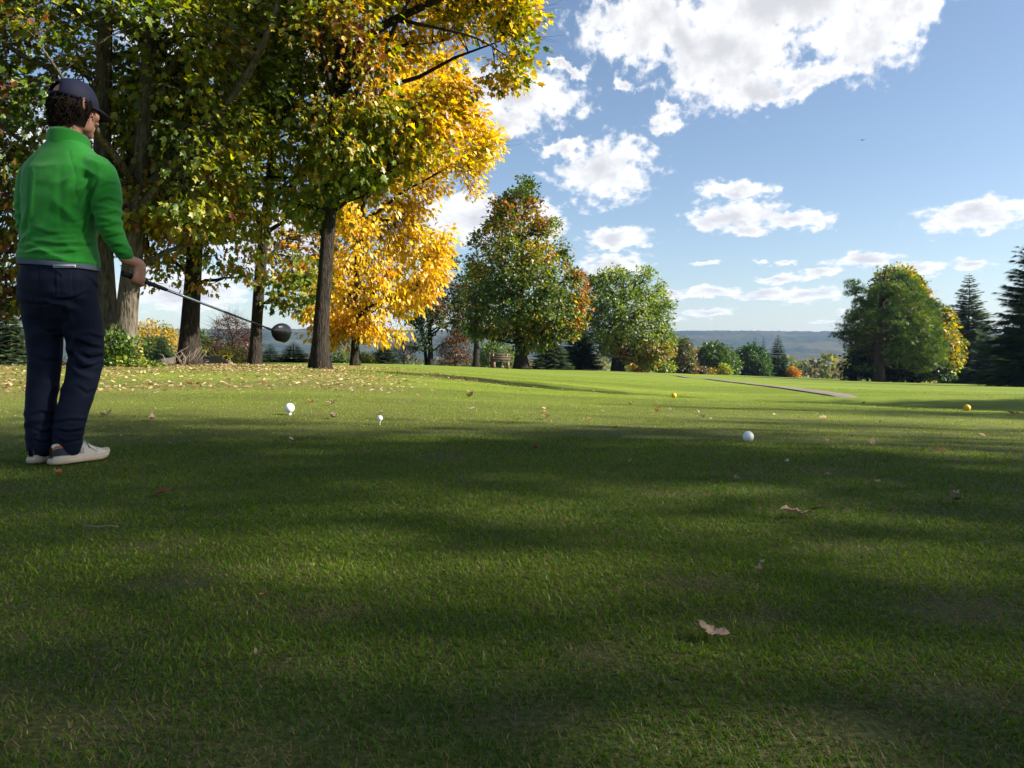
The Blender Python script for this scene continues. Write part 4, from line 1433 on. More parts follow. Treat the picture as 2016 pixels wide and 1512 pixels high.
BLUE = ((.032, .058, .024), (.075, .115, .050), (.15, .19, .09))
SPR_A = conifer_geom(20, 5.2, 3, 46, 12, 0.12, 1.7, BLUE, 0.30, low=.03, power=.75, fl=.44)
SPR_B = conifer_geom(16, 4.2, 9, 32, 11, 0.2, 1.7, low=.02, fl=.5)
SPR_C = conifer_geom(22, 7.0, 17, 46, 11, 0.14, 1.9, ((.012, .032, .011), (.030, .064, .020), (.065, .105, .034)), 0.45, low=.05, power=.62, openness=.15, fl=.42)
make_conifer('spruce_tree', 'pointed silvery spruce with visible trunk line, right of the yellowing tree', 1908, 538, 158.0, SPR_A, 68, 20, 5.2)
make_conifer('spruce_tree', 'dark ragged spruce cut by the right edge of the picture', 2052, 440, 78.0, SPR_C, 112, 22, 7.0, 1.1)
make_conifer('spruce_tree', 'low dense young spruce at the foot of the silvery spruce', 1948, 655, 128.0, SPR_B, 52, 16, 4.2, 2.0)
make_conifer('spruce_tree', 'far spruce standing alone at the right end of the distant row', 1532, 657, 235.0, SPR_B, 30, 16, 4.2, 0.4)
SPR_D = conifer_geom(14, 2.4, 21, 22, 8, 0.0, 1.4, ((.007, .018, .009), (.014, .032, .014), (.022, .045, .02)), low=.03, power=.55)
make_conifer('dark_conifer', 'left one of the twin dark conifers in the far row', 1487, 662, 240.0, SPR_D, 9, 14, 2.4, 0.2)
make_conifer('dark_conifer', 'right one of the twin dark conifers in the far row', 1503, 661, 240.0, SPR_D, 10, 14, 2.4, 1.9)
make_conifer('spruce_tree', 'blue-grey spruce glimpsed right of the golden tree', 757, 672, 95.0, SPR_A, 34, 20, 5.2, 1.0)
make_conifer('spruce_tree', 'dark spruce behind the right side of the maple trunk', 1084, 640, 105.0, SPR_A, 42, 20, 5.2, 2.2)
make_conifer('spruce_tree', 'dark spruce filling the gap between the maple and the broad green tree', 1140, 628, 118.0, SPR_C, 44, 22, 7.0, 0.6)
make_conifer('spruce_tree', 'squat evergreen behind the driver head', 578, 672, 70.0, SPR_B, 44, 16, 4.2, 0.9)
make_conifer('spruce_tree', 'evergreen seen between the third oak and the driver head', 532, 676, 78.0, SPR_B, 34, 16, 4.2, 2.9)
make_conifer('spruce_tree', 'bluish spruce at the left edge behind the golfer', 12, 575, 60.0, SPR_A, 60, 20, 5.2, 0.3)
make_conifer('spruce_tree', 'narrow evergreen behind, against the yellow-topped tree', 318, 655, 120.0, SPR_B, 26, 16, 4.2, 1.4)


def build_pine():
    """The broad open pine on the right: long level limbs with plates of needle tufts."""
    pcol = palette([(.022, .048, .009), (.060, .105, .017), (.13, .175, .028)], [1.6, 2.4, 1.8], .3, 3)
    y = 128.0
    make_tree('pine_tree', 'big dark spreading pine with reddish limbs on the right of the fairway', y,
              [(1730, None, y, 0.85), (1730, 700, y, .68), (1731, 640, y, .58), (1736, 590, y, .42), (1742, 545, y, .22), (1745, 525, y, .08)],
              [(1745, 518), (1775, 530), (1800, 560), (1815, 585), (1840, 608), (1838, 640), (1850, 665), (1852, 705), (1815, 730), (1745, 728), (1690, 724), (1664, 700), (1652, 668), (1648, 655), (1662, 645), (1655, 632), (1680, 620), (1690, 590), (1672, 576), (1668, 556), (1690, 550), (1700, 530)],
              600, 30, NEEDLE_TUFT, 0.66, pcol, 151, thick=6.5, gap=.46, gscale=.24, spread=1.4, flat=.30, limbs=30, twig_r=.07, nsides=10, hollow=.6, bark=M_BARK_PINE, lmat=M_NEEDLE, droop=-.4, sag=-.06)


build_pine()


def far_belt():
    """Small hazy trees along the valley floor; alike and only a few pixels each."""
    rng = np.random.default_rng(5)
    pals = [palette([GREEN, DGREEN, (.10, .12, .02)], [2, 1, 2], .1, 2), palette([(.30, .22, .03), YGREEN, GREEN], [2, 2, 1], .1, 3), palette([BROWN, ORANGE, (.14, .12, .03)], [1.4, .8, 2], .1, 4)]
    kinds = [('green', 0), ('yellow', 1), ('brown', 2)]
    protos = []
    for nm, k in kinds:
        V, T = [], []
        r2 = np.random.default_rng(40 + k)
        n = 900
        o = r2.normal(0, 1, (n, 3))
        o = o / np.linalg.norm(o, axis=1, keepdims=True) * (r2.random((n, 1)) ** .35)
        lump = 1 + 0.5 * (vnoise(o * 2, 1.3, k) - .5)
        pos = o * lump[:, None] * np.array([4.5, 4.5, 5.0]) + np.array([0, 0, 5.6])
        V, T = place(*LEAF_DIAMOND, pos, o + r2.normal(0, .5, (n, 3)), o * .6 + r2.normal(0, .5, (n, 3)) + [0, 0, .6], r2.uniform(.9, 1.7, n))
        cm = mesh_np('far_crown', V, T, np.repeat(pals[k](pos, r2) * .55 + np.array([.02, .025, .008]), 4, 0))
        tm = MB().add(*tube([(0, 0, -1), (0, 0, 3), (0, .2, 8)], [.45, .3, .08], 6)).mesh('far_trunk')
        protos.append((tm, cm))
    seq = [(1574, 716, 1), (1590, 720, 0), (1608, 714, 1), (1625, 722, 2), (1640, 724, 0), (1655, 719, 2), (1668, 722, 0), (1582, 722, 2), (1600, 722, 1), (1648, 727, 1), (1632, 728, 0), (1564, 722, 0), (1616, 724, 0),
           (1338, 716, 0), (1560, 728, 2), (1680, 720, 2), (1694, 722, 1)]
    lab = {0: 'small green hazy tree in the distant belt below the ridge', 1: 'small yellowing hazy tree in the distant belt below the ridge', 2: 'small brown hazy tree in the distant belt below the ridge'}
    for px, py, k in seq:
        y = rng.uniform(430, 560)
        x = (px - HX) / F * y
        z = terr1(x, y)
        top = H + (HY - py) / F * y
        s = max(0.5, (top - z) / 10.5)
        root = empty('distant_tree', (x, y, z), rng.random() * 6)
        root.scale = (s * .9, s * .9, s)
        tag(root, lab[k], 'tree', 'trees of the distant belt, ' + kinds[k][0])
        obj('trunk', protos[k][0], M_BARK, root)
        obj('crown', protos[k][1], M_LEAF, root)
    # more of the same wood in the valley, too thick to count
    n = 420
    V_, T_, C_ = [], [], []
    mb = MB()
    for i in range(n):
        th = math.radians(rng.uniform(-38, 38))
        d = rng.uniform(420, 1250)
        x, y = d * math.sin(th), d * math.cos(th)
        z = terr1(x, y)
        r2 = rng.uniform(3.5, 6.5)
        m = 60
        o = rng.normal(0, 1, (m, 3))
        o /= np.linalg.norm(o, axis=1, keepdims=True)
        pos = o * r2 * np.array([1, 1, 1.0]) + np.array([x, y, z + r2 * .9])
        v, t = place(*LEAF_DIAMOND, pos, o + rng.normal(0, .5, (m, 3)), o + [0, 0, .4], np.full(m, r2 * .75))
        mb.add(v, t, None, np.repeat(pals[int(rng.integers(3))](pos, rng) * .35 + np.array([.035, .045, .015]), 4, 0))
    tag(obj('valley_woodland', mb.mesh('valley_woodland'), M_LEAF), 'hazy mass of mixed woodland on the valley floor', 'woodland', kind='stuff')


far_belt()


# ---- tall trees out of view on the right; their crowns shade the tee
def shade_trees():
    sx, sy = SUN_DIR.x / math.hypot(SUN_DIR.x, SUN_DIR.y), SUN_DIR.y / math.hypot(SUN_DIR.x, SUN_DIR.y)
    pal = palette([DGREEN, GREEN, LGREEN, YGREEN], [2, 3, 2, 1], .3, 4)
    spec = SHADE_SPEC
    for i, (q, R, h, w, n, lab) in enumerate(spec):
        x, y = R * sx - q * sy, R * sy + q * sx
        rng = np.random.default_rng(200 + i)
        z = terr1(x, y)
        root = empty('shade_oak', (x, y, z))
        tag(root, lab, 'tree')
        mb = MB()
        tp = np.array([(0, 0, -.3), (0.1, 0, h * .2), (0, .15, h * .45), (.2, 0, h * .7), (.1, .1, h * .95)])
        P, Rr = smooth_line(tp, np.array([.42, .34, .28, .16, .04]), .5)
        mb.add(*bumpy_trunk(P, Rr, 10, rng))
        o = rng.normal(0, 1, (n * 3, 3))
        o = o / np.linalg.norm(o, axis=1, keepdims=True) * rng.random((n * 3, 1)) ** .4
        C = o * np.array([w, w, h * .36]) + np.array([0, 0, h * .62])
        C = C[fbm(C, .26, i + 3, 2) > SHADE_GAP[i]][:n]
        d = np.argmin(((C[:, None] - P[None]) ** 2).sum(-1) + 2.0 * np.maximum(P[None, :, 2] - C[:, None, 2] + .35 * np.hypot(C[:, 0], C[:, 1])[:, None], 0) ** 2, axis=1)
        A = P[d]
        V, Q = twigs3(A, (A + C) / 2 + [0, 0, .25], C, np.full(len(C), .05), np.full(len(C), .012))
        mb.add(V, None, Q)
        obj('trunk', mb.mesh('shade_trunk'), M_BARK, root)
        per = 26
        off = rng.normal(0, 1, (len(C) * per, 3))
        off = off / np.linalg.norm(off, axis=1, keepdims=True) * rng.random((len(off), 1)) ** .45
        pos = np.repeat(C, per, 0) + off * np.array([.75, .75, .45])
        V, T = place(*LEAF_DIAMOND, pos, off + rng.normal(0, .4, off.shape), rng.normal(0, .6, off.shape) + [0, 0, .8], rng.uniform(.16, .28, len(pos)))
        obj('crown', mesh_np('shade_crown', V, T, np.repeat(pal(pos, rng), 4, 0)), M_LEAF, root)


# offset across the light, distance towards the sun, height, crown half width, clusters
SHADE_SPEC = [(-1.9, 20, 19, 3.8, 500, 'big leafy oak just outside the right edge, nearest of the shading row'),
              (3.6, 23, 20, 2.6, 250, 'tall leafy oak outside the right edge, second of the shading row'),
              (7.0, 36, 23, 1.2, 230, 'slim open oak outside the right edge, third of the shading row'),
              (9.8, 34, 22, 0.9, 170, 'slim open oak outside the right edge, fourth of the shading row'),
              (18.8, 38, 29, 2.1, 700, 'tall oak outside the right edge, last of the shading row'),
              (-9.0, 6, 17, 5.0, 400, 'unseen leafy oak added behind the photographer on the right to block the sky')]  # added out of view to keep sky light off the foreground
SHADE_GAP = [0.46, 0.46, 0.40, 0.40, 0.30, 0.38]
shade_trees()
# ------------------------------------------------------------------ the golfer
def sections(secs, n=32, power=2.3):
    """Closed loft through horizontal super-ellipses (cx, cy, z, rx, ry)."""
    ang = np.arange(n) * 2 * np.pi / n
    c, s = np.cos(ang), np.sin(ang)
    e = 2 / power
    ux, uy = np.sign(c) * np.abs(c) ** e, np.sign(s) * np.abs(s) ** e
    V = np.concatenate([np.column_stack([cx + rx * ux, cy_ + ry * uy, np.full(n, z)]) for cx, cy_, z, rx, ry in secs])
    m = len(secs)
    Q = [(i * n + k, i * n + (k + 1) % n, (i + 1) * n + (k + 1) % n, (i + 1) * n + k) for i in range(m - 1) for k in range(n)]
    a, b = len(V), len(V) + 1
    V = np.vstack([V, [secs[0][0], secs[0][1], secs[0][2]], [secs[-1][0], secs[-1][1], secs[-1][2]]])
    T = [(a, (k + 1) % n, k) for k in range(n)] + [(b, (m - 1) * n + k, (m - 1) * n + (k + 1) % n) for k in range(n)]
    return V, T, Q


def limb(pts, rad, n=16, sub=4):
    """Rounded tapering limb through joints."""
    pts, rad = np.asarray(pts, float), np.asarray(rad, float)
    t = np.arange(len(pts))
    tt = np.linspace(0, len(pts) - 1, (len(pts) - 1) * sub + 1)
    P = np.column_stack([np.interp(tt, t, pts[:, k]) for k in range(3)])
    R = np.interp(tt, t, rad)
    for _ in range(2):
        P[1:-1] = .25 * P[:-2] + .5 * P[1:-1] + .25 * P[2:]
        R[1:-1] = .25 * R[:-2] + .5 * R[1:-1] + .25 * R[2:]
    d0, d1 = norm(P[0] - P[1]), norm(P[-1] - P[-2])
    P = np.vstack([P[0] + d0 * R[0] * .75, P[0] + d0 * R[0] * .45, P, P[-1] + d1 * R[-1] * .45, P[-1] + d1 * R[-1] * .75])
    R = np.r_[R[0] * .45, R[0] * .85, R, R[-1] * .85, R[-1] * .45]
    return tube(P, R, n)


def ellipsoid(c, r, rot=None, n=24, m=14):
    prof = [(math.sin(math.pi * i / m), -math.cos(math.pi * i / m)) for i in range(1, m)]
    V, _, Q = lathe(prof, n)
    V = np.vstack([V, [0, 0, -1], [0, 0, 1]])
    a, b = len(V) - 2, len(V) - 1
    T = [(a, (k + 1) % n, k) for k in range(n)] + [(b, (m - 2) * n + k, (m - 2) * n + (k + 1) % n) for k in range(n)]
    V = V * np.asarray(r)
    if rot is not None:
        V = V @ np.array(rot).T
    return V + np.asarray(c), T, Q


def rotz(a):
    c, s = math.cos(a), math.sin(a)
    return np.array([[c, -s, 0], [s, c, 0], [0, 0, 1.0]])


def rotx(a):
    c, s = math.cos(a), math.sin(a)
    return np.array([[1, 0, 0], [0, c, -s], [0, s, c]])


def fuse(mb, voxel, smooth=3):
    """One continuous skin round overlapping closed pieces: returns V, faces (quads), normals."""
    me = mb.mesh('fuse_tmp')
    o = bpy.data.objects.new('fuse_tmp', me)
    COL.objects.link(o)
    r = o.modifiers.new('r', 'REMESH')
    r.mode = 'VOXEL'
    r.voxel_size = voxel
    if smooth:
        s = o.modifiers.new('s', 'SMOOTH')
        s.factor = 0.5
        s.iterations = smooth
    dg = bpy.context.evaluated_depsgraph_get()
    ev = o.evaluated_get(dg)
    m2 = bpy.data.meshes.new_from_object(ev)
    V = np.empty(len(m2.vertices) * 3, np.float32)
    m2.vertices.foreach_get('co', V)
    Fq = np.empty(len(m2.loops), np.int32)
    m2.loops.foreach_get('vertex_index', Fq)
    tot = np.empty(len(m2.polygons), np.int32)
    m2.polygons.foreach_get('loop_total', tot)
    assert (tot == 4).all()
    bpy.data.objects.remove(o)
    bpy.data.meshes.remove(me)
    bpy.data.meshes.remove(m2)
    return V.reshape(-1, 3).astype(float), Fq.reshape(-1, 4)


def vnormals(V, Q):
    n = np.cross(V[Q[:, 2]] - V[Q[:, 0]], V[Q[:, 3]] - V[Q[:, 1]])
    N = np.zeros_like(V)
    for k in range(4):
        np.add.at(N, Q[:, k], n)
    return norm(N)


def folds(V, N, spec):
    """Cloth folds: (centre, reach, direction across the folds, wavelength, depth, phase)."""
    d = np.zeros(len(V))
    for c, r, k, wl, amp, ph in spec:
        q = V - np.asarray(c)
        g = np.exp(-np.sum((q / np.asarray(r)) ** 2, axis=1))
        kk = norm(np.asarray(k, float))
        w = (vnoise(V, 7.0, ph) - .5) * 5.0 + (vnoise(V, 16.0, ph + 3) - .5) * 2.0
        s = np.sin(2 * np.pi * (q @ kk) / (wl * 1.25) + ph + w)
        keep = sstep(.30, .68, vnoise(V, 10.0, ph + 9))          # folds come and go along their length
        f = np.where(s > 0, s ** 1.6, -0.7 * np.abs(s) ** .9)
        d += 1.5 * amp * g * f * (0.25 + keep)
    return V + N * d[:, None]


def build_person():
    O = np.array([-2.20, 3.68])
    G = np.array([O[0], O[1], terr1(*O) + 0.0])
    yaw = math.radians(-5)
    root = empty('person', G, yaw)
    tag(root, 'golfer seen from behind in green pullover, navy trousers and cap, holding a driver', 'person')
    green = mat_plain('green_fleece', (0.012, 0.190, 0.014), 0.75, 0.2, 0.20, 6, 0.55, 330, sheen=0.2, bdist=0.003)
    navy = mat_plain('navy_twill', (0.0042, 0.0072, 0.021), 0.8, 0.2, 0.15, 12, 0.25, 500, bdist=0.002)
    capm = mat_plain('navy_cap_cloth', (0.0038, 0.0046, 0.020), 0.75, 0.25, 0.12, 20, 0.2, 400, bdist=0.002)
    grey = mat_plain('grey_shirt', (0.10, 0.115, 0.16), 0.85, 0.1, 0.1, 40)
    skin = mat_plain('skin', (0.42, 0.20, 0.13), 0.55, 0.35, 0.10, 30, 0.15, 160, bdist=0.002)
    hairm = mat_plain('dark_brown_hair', (0.014, 0.0085, 0.0055), 0.85, 0.12, 0.3, 40)
    leather = mat_plain('white_leather', (0.52, 0.475, 0.40), 0.5, 0.35, 0.10, 18, 0.2, 90, bdist=0.002)
    solem = mat_plain('cream_sole', (0.52, 0.41, 0.29), 0.7, 0.2, 0.15, 40, 0.3, 120)
    heelm = mat_plain('dark_heel', (0.018, 0.020, 0.028), 0.6, 0.3, 0.1, 60)
    orangem = mat_plain('orange_tab', (0.32, 0.085, 0.025), 0.6, 0.3, 0.2, 60)
    lacem = mat_plain('grey_lace', (0.27, 0.245, 0.22), 0.8, 0.1, 0.1, 80)
    darkm = mat_plain('dark_eye', (0.02, 0.015, 0.012), 0.2, 0.5)
    whitem = mat_plain('eye_white', (0.6, 0.57, 0.53), 0.3, 0.5)
    inv = rotz(-yaw)

    def loc(w):                                   # world -> the golfer's own frame
        return inv @ (np.asarray(w, float) - G)

    def crease(V_, N_, lines):
        """Pressed folds along short lines (start, bend, end in photograph pixels), on the side that faces the tee."""
        W = V_ @ rotz(yaw).T + G
        Nw = N_ @ rotz(yaw).T
        px_, py_ = to_px(W)
        face = np.clip(np.sum(Nw * norm(np.array([0, 0, H]) - W), axis=1) * 2.2, 0, 1)
        out = np.zeros(len(V_))
        for (a_, b_, c_, wd, dp) in lines:
            best = np.full(len(V_), 1e9)
            sgn = np.zeros(len(V_))
            end = np.zeros(len(V_))
            for k_, (p_, q_) in enumerate(((a_, b_), (b_, c_))):
                dx, dy = q_[0] - p_[0], q_[1] - p_[1]
                L2 = dx * dx + dy * dy
                t_ = np.clip(((px_ - p_[0]) * dx + (py_ - p_[1]) * dy) / L2, 0, 1)
                ex, ey = px_ - p_[0] - t_ * dx, py_ - p_[1] - t_ * dy
                dd = np.hypot(ex, ey)
                m_ = dd < best
                best = np.where(m_, dd, best)
                sgn = np.where(m_, np.sign(ex * -dy + ey * dx) * dd, sgn)
                end = np.where(m_, (k_ + t_) / 2, end)
            taper = np.sin(np.pi * np.clip(end * .92 + .04, 0, 1)) ** .6
            out += dp * taper * (-np.exp(-(best / (wd * .55)) ** 2) + .75 * np.exp(-((sgn + wd * 1.15) / (wd * .75)) ** 2) * (best < wd * 3))
        return V_ + N_ * (out * face)[:, None]

    # the club line, from the butt of the grip to the club head
    butt = loc((-1.894, 3.70, 0.929))
    tip = loc((-1.447, 4.74, 0.672))
    ax = norm(tip - butt)
    # joints
    sh_r, el_r, wr_r = np.array([.200, .03, 1.425]), np.array([.262, .005, 1.165]), np.array([.318, .050, .992])
    sh_l, el_l, wr_l = np.array([-.140, .05, 1.425]), np.array([-.178, .05, 1.165]), np.array([-.160, .11, .975])
    hc = butt + ax * 0.075                        # where the fist closes on the grip
    HC = np.array([.03, .095, 1.745])
    hyaw = math.radians(-20)
    HR = 1.06 * (rotz(hyaw) @ rotx(math.radians(-4)))

    # ---- body: one continuous skin (head, neck, slim torso, arms, hands, legs)
    mb = MB()
    def hp(p):
        return HC + HR @ np.asarray(p, float)
    mb.add(*ellipsoid(hp((0, -.010, .035)), (.074, .096, .084), HR))
    mb.add(*ellipsoid(hp((0, .022, -.02)), (.064, .074, .082), HR))
    mb.add(*ellipsoid(hp((0, .040, -.075)), (.048, .052, .046), HR))
    mb.add(*ellipsoid(hp((0, .078, -.100)), (.022, .018, .020), HR))
    for s in (-1, 1):
        mb.add(*ellipsoid(hp((s * .036, .066, -.020)), (.030, .026, .026), HR))
        mb.add(*ellipsoid(hp((s * .052, .020, -.078)), (.016, .042, .030), HR))
        # ear: rim, lobe
        e = [(s * .074, -.004, .028), (s * .088, -.020, .030), (s * .091, -.028, .008), (s * .086, -.018, -.016), (s * .077, -.006, -.030)]
        mb.add(*limb([hp(q) for q in e], [.006, .0075, .0075, .0075, .007], 8))
        mb.add(*ellipsoid(hp((s * .078, -.012, 0.0)), (.006, .014, .024), HR))
        mb.add(*ellipsoid(hp((s * .033, .078, .020)), (.026, .012, .009), HR))
    mb.add(*limb([hp((0, .088, .012)), hp((0, .104, -.018)), hp((0, .110, -.034))], [.009, .012, .014], 8))
    for s in (-1, 1):
        mb.add(*ellipsoid(hp((s * .012, .100, -.038)), (.010, .011, .008), HR))
    mb.add(*ellipsoid(hp((0, .090, -.064)), (.024, .010, .006), HR))
    mb.add(*ellipsoid(hp((0, .088, -.075)), (.020, .010, .006), HR))
    mb.add(*limb([(.012, .03, 1.46), (.018, .045, 1.55), hp((0, -.02, -.06))], [.075, .060, .058], 16))
    mb.add(*sections([(0.0, 0, .90, .12, .08), (0.01, .01, 1.1, .12, .08), (.02, .03, 1.3, .15, .085), (.02, .035, 1.45, .12, .07)], 20))
    mb.add(*limb([sh_r, el_r, wr_r], [.045, .036, .026], 12))
    mb.add(*limb([sh_l, el_l, wr_l], [.045, .036, .026], 12))
    mb.add(*limb([(.085, .01, .90), (.105, .06, .50), (.05, .0, .10), (.06, .05, .06)], [.07, .05, .035, .035], 12))
    mb.add(*limb([(-.075, .01, .90), (-.08, .03, .50), (-.085, .01, .10), (-.086, .06, .06)], [.07, .05, .035, .035], 12))

    def hand(wrist, cen, along, out, up, s=1.0, grip=True):
        """Palm, four curled fingers and a thumb closed round a handle through cen along `along`."""
        f = lambda a, u, w: cen + along * a * s + out * u * s + up * w * s
        rows = [(.031, .0092, 1.0), (.0105, .0096, 1.06), (-.0105, .0090, 1.0), (-.0305, .0078, .86)]
        for i, (a, r, l) in enumerate(rows):
            mc = f(a * .9, .026, .022)
            k1 = f(a, .034, -.004)
            k2 = f(a + .003, .025 + .002 * i, -.004 - .038 * l) if i else f(a + .010, .028, -.044)
            k3 = f(a + .003, -.012, -.026 - .016 * l) if i else f(a + .016, -.006, -.048)
            k4 = f(a + .002, -.026, -.010 - .006 * l) if i else f(a + .016, -.024, -.030)
            mb.add(*limb([mc, k1, k2, k3, k4], [r * 1.2, r * 1.18, r * 1.02, r * .93, r * .82], 10, 3))
            mb.add(*limb([wrist * .55 + f(a * .6, .016, .06) * .45, f(a * .75, .020, .05), mc], [.016, .015, r * 1.35], 10, 3))
        mb.add(*limb([wrist, f(0, .012, .075), f(0, .016, .040), f(0, .022, .014)], [.026, .027, .028, .022], 14, 3))
        mb.add(*limb([f(.008, .006, .070), f(.034, -.006, .045), f(.052, -.020, .018), f(.066, -.020, .002)], [.018, .0150, .0115, .0095], 10, 4))

    upv = norm(wr_r - hc - ax * np.dot(wr_r - hc, ax))
    outv = norm(np.cross(ax, upv))
    if outv[0] < 0:
        outv = -outv
    hand(wr_r, hc + upv * .010, ax, outv, upv, .84)
    al = norm(np.array([.1, .9, -.2]))
    hcl = np.array([-.130, .145, .885])
    upl = norm(wr_l - hcl - al * np.dot(wr_l - hcl, al))
    outl = norm(np.cross(al, upl))
    if outl[0] > 0:
        outl = -outl
    hand(wr_l, hcl, al, outl, upl)
    V, Q = fuse(mb, 0.0060, 1)
    for s in (-1, 1):                              # eye sockets
        q = V - hp((s * .032, .090, .006))
        V = V - (HR @ np.array([0, 1.0, 0])) * (.011 * np.exp(-np.sum((q / .017) ** 2, axis=1)))[:, None]
    obj('body', mesh_np('body', V, Q, None, True), skin, root)
    for s in (-1, 1):
        eb = obj('eye', MB().add(*ellipsoid(hp((s * .032, .074, .006)), (.0125, .0125, .0125), HR, 16, 10)).mesh('eye', True), whitem, root)
        obj('pupil', MB().add(*ellipsoid(hp((s * .032, .0835, .006)), (.006, .004, .006), HR, 12, 8)).mesh('pupil', True), darkm, eb)
        obj('eyebrow', MB().add(*limb([hp((s * .014, .094, .026)), hp((s * .033, .092, .031)), hp((s * .052, .078, .026))], [.004, .0045, .003], 8)).mesh('eyebrow', True), hairm, root)

    # ---- jacket
    mb = MB()
    mb.add(*sections([(.012, .000, .930, .182, .132), (.012, .000, .955, .188, .138), (.010, .002, 1.00, .183, .134), (.008, .006, 1.08, .171, .126), (.010, .012, 1.16, .171, .124), (.016, .020, 1.25, .182, .129),
                      (.020, .026, 1.34, .196, .131), (.022, .034, 1.42, .198, .122), (.022, .040, 1.475, .176, .106), (.022, .045, 1.52, .132, .092), (.021, .048, 1.555, .095, .084), (.020, .05, 1.58, .07, .07)], 36))
    mb.add(*limb([(.02, .04, 1.455), sh_r + [-.005, 0, -.005], (.243, .02, 1.30), el_r + [0, -.006, 0], (.288, .022, 1.08), wr_r + [.001, .002, .018]], [.075, .082, .071, .060, .047, .037], 18, 5))
    mb.add(*limb([(.02, .045, 1.455), sh_l + [.003, 0, -.005], (-.170, .046, 1.30), el_l, (-.175, .08, 1.07), wr_l + [0, 0, .015]], [.075, .082, .070, .060, .050, .041], 18, 5))
    V, Q = fuse(mb, 0.0062, 5)
    N = vnormals(V, Q)
    V = folds(V, N, [((.16, -.09, 1.30), (.10, .10, .13), (1, .2, -.9), .055, .0052, .3),      # armpit drag
                     ((.21, -.02, 1.33), (.07, .09, .12), (.5, 0, 1), .042, .0042, 1.1),
                     ((.262, .02, 1.17), (.08, .08, .10), (.15, .2, 1), .040, .0062, 2.0),       # elbow
                     ((.29, .02, 1.07), (.06, .06, .09), (.3, .1, 1), .034, .0042, 3.0),
                     ((.05, -.11, 1.03), (.20, .12, .07), (.12, 0, 1), .050, .0058, .8),         # bunching above the hem
                     ((-.06, -.11, 1.10), (.15, .10, .08), (-.35, 0, 1), .075, .0042, 2.2),
                     ((.10, -.10, 1.13), (.12, .10, .13), (.9, .1, .9), .085, .0046, 4.0),
                     ((-.13, -.05, 1.25), (.08, .12, .14), (-1, .1, .8), .060, .0036, 1.9),
                     ((-.20, .04, 1.17), (.07, .07, .10), (-.2, .1, 1), .040, .0050, 2.6),
                     ((.02, -.10, 1.42), (.16, .08, .06), (0, 0, 1), .06, .0015, 1.0),
                     ((0, -.1, 1.25), (.18, .10, .22), (.6, 0, 1), .16, .0022, 3.3)])
    low = sstep(1.06, .95, V[:, 2]) * (np.abs(V[:, 0] - .01) < .205) * (V[:, 1] < .20)
    V[:, 2] += (.024 - .075 * V[:, 0]) * low
    # hem channel and cuff grooves, sleeve seam
    hemz = .968 - .085 * (V[:, 0] - .0) * (np.abs(V[:, 0]) < .22)
    torso = np.abs(V[:, 0] - .01) < .196
    V = V - N * (.0030 * np.exp(-((V[:, 2] - hemz) / .004) ** 2) * torso)[:, None]
    for s, base in ((1, .150), (-1, -.118)):
        ln = V[:, 0] - (base + s * .30 * (1.36 - V[:, 2]) * (V[:, 2] < 1.36) * .12 - s * .45 * np.maximum(V[:, 2] - 1.38, 0))
        V = V - N * (.0022 * np.exp(-(ln / .0045) ** 2) * (V[:, 2] > 1.24) * (V[:, 2] < 1.50) * (V[:, 1] < .05))[:, None]
    V = crease(V, vnormals(V, Q), [((186, 343), (168, 372), (150, 395), 7, .0075), ((190, 352), (178, 395), (168, 450), 6, .0080), ((187, 345), (160, 350), (142, 362), 6, .0045),
                                   ((52, 448), (95, 462), (150, 461), 6, .0055), ((48, 474), (110, 484), (186, 484), 6, .0070), ((60, 498), (120, 500), (170, 494), 5, .0050), ((178, 440), (150, 470), (105, 474), 6, .0055),
                                   ((178, 420), (158, 436), (135, 440), 5, .0035), ((196, 372), (215, 362), (236, 366), 5, .0055), ((190, 402), (212, 392), (236, 398), 5, .0060), ((190, 424), (212, 424), (234, 416), 5, .0070),
                                   ((192, 448), (215, 448), (238, 438), 5, .0075), ((200, 470), (222, 466), (240, 462), 4, .0055), ((212, 490), (232, 484), (246, 484), 4, .0045), ((60, 340), (56, 400), (50, 470), 5, .0060),
                                   ((120, 330), (118, 400), (122, 460), 12, .0030), ((222, 510), (236, 502), (250, 502), 4, .0035)])
    jk = obj('jacket', mesh_np('jacket', V, Q, None, True), green, root)

    def band(cen, rx, ry, z_lo, z_hi, a0, a1, tilt, flare, thick, n=40, m=7, front=0.0):
        """Standing collar: an open band round the neck."""
        rows = []
        for side in (0, 1):
            for j in range(m):
                t = j / (m - 1)
                for i in range(n):
                    a = a0 + (a1 - a0) * i / (n - 1)
                    c, s_ = math.cos(a), math.sin(a)
                    z = z_lo + (z_hi - z_lo) * t + tilt * s_ * (0.3 + .7 * t) - front * t * max(0, s_) ** 3
                    k = 1 + flare * t * (0.4 + max(0, s_)) - (thick / rx if side else 0)
                    rows.append((cen[0] + rx * k * c, cen[1] + ry * k * s_ + .012 * t, z))
        V_ = np.array(rows)
        f = []
        idx = lambda s_, j, i: s_ * m * n + j * n + i
        for j in range(m - 1):
            for i in range(n - 1):
                f.append((idx(0, j, i), idx(0, j, i + 1), idx(0, j + 1, i + 1), idx(0, j + 1, i)))
                f.append((idx(1, j, i), idx(1, j + 1, i), idx(1, j + 1, i + 1), idx(1, j, i + 1)))
        for i in range(n - 1):
            f.append((idx(0, m - 1, i), idx(0, m - 1, i + 1), idx(1, m - 1, i + 1), idx(1, m - 1, i)))
        for j in range(m - 1):
            for i in (0, n - 1):
                f.append((idx(0, j, i), idx(0, j + 1, i), idx(1, j + 1, i), idx(1, j, i)))
        return V_, None, f
    a0, a1 = math.radians(108 - 360), math.radians(72)
    obj('collar', MB().add(*band((.022, .046), .092, .089, 1.510, 1.590, a0, a1, -.030, .06, .006, front=.03)).mesh('collar', True), green, jk)
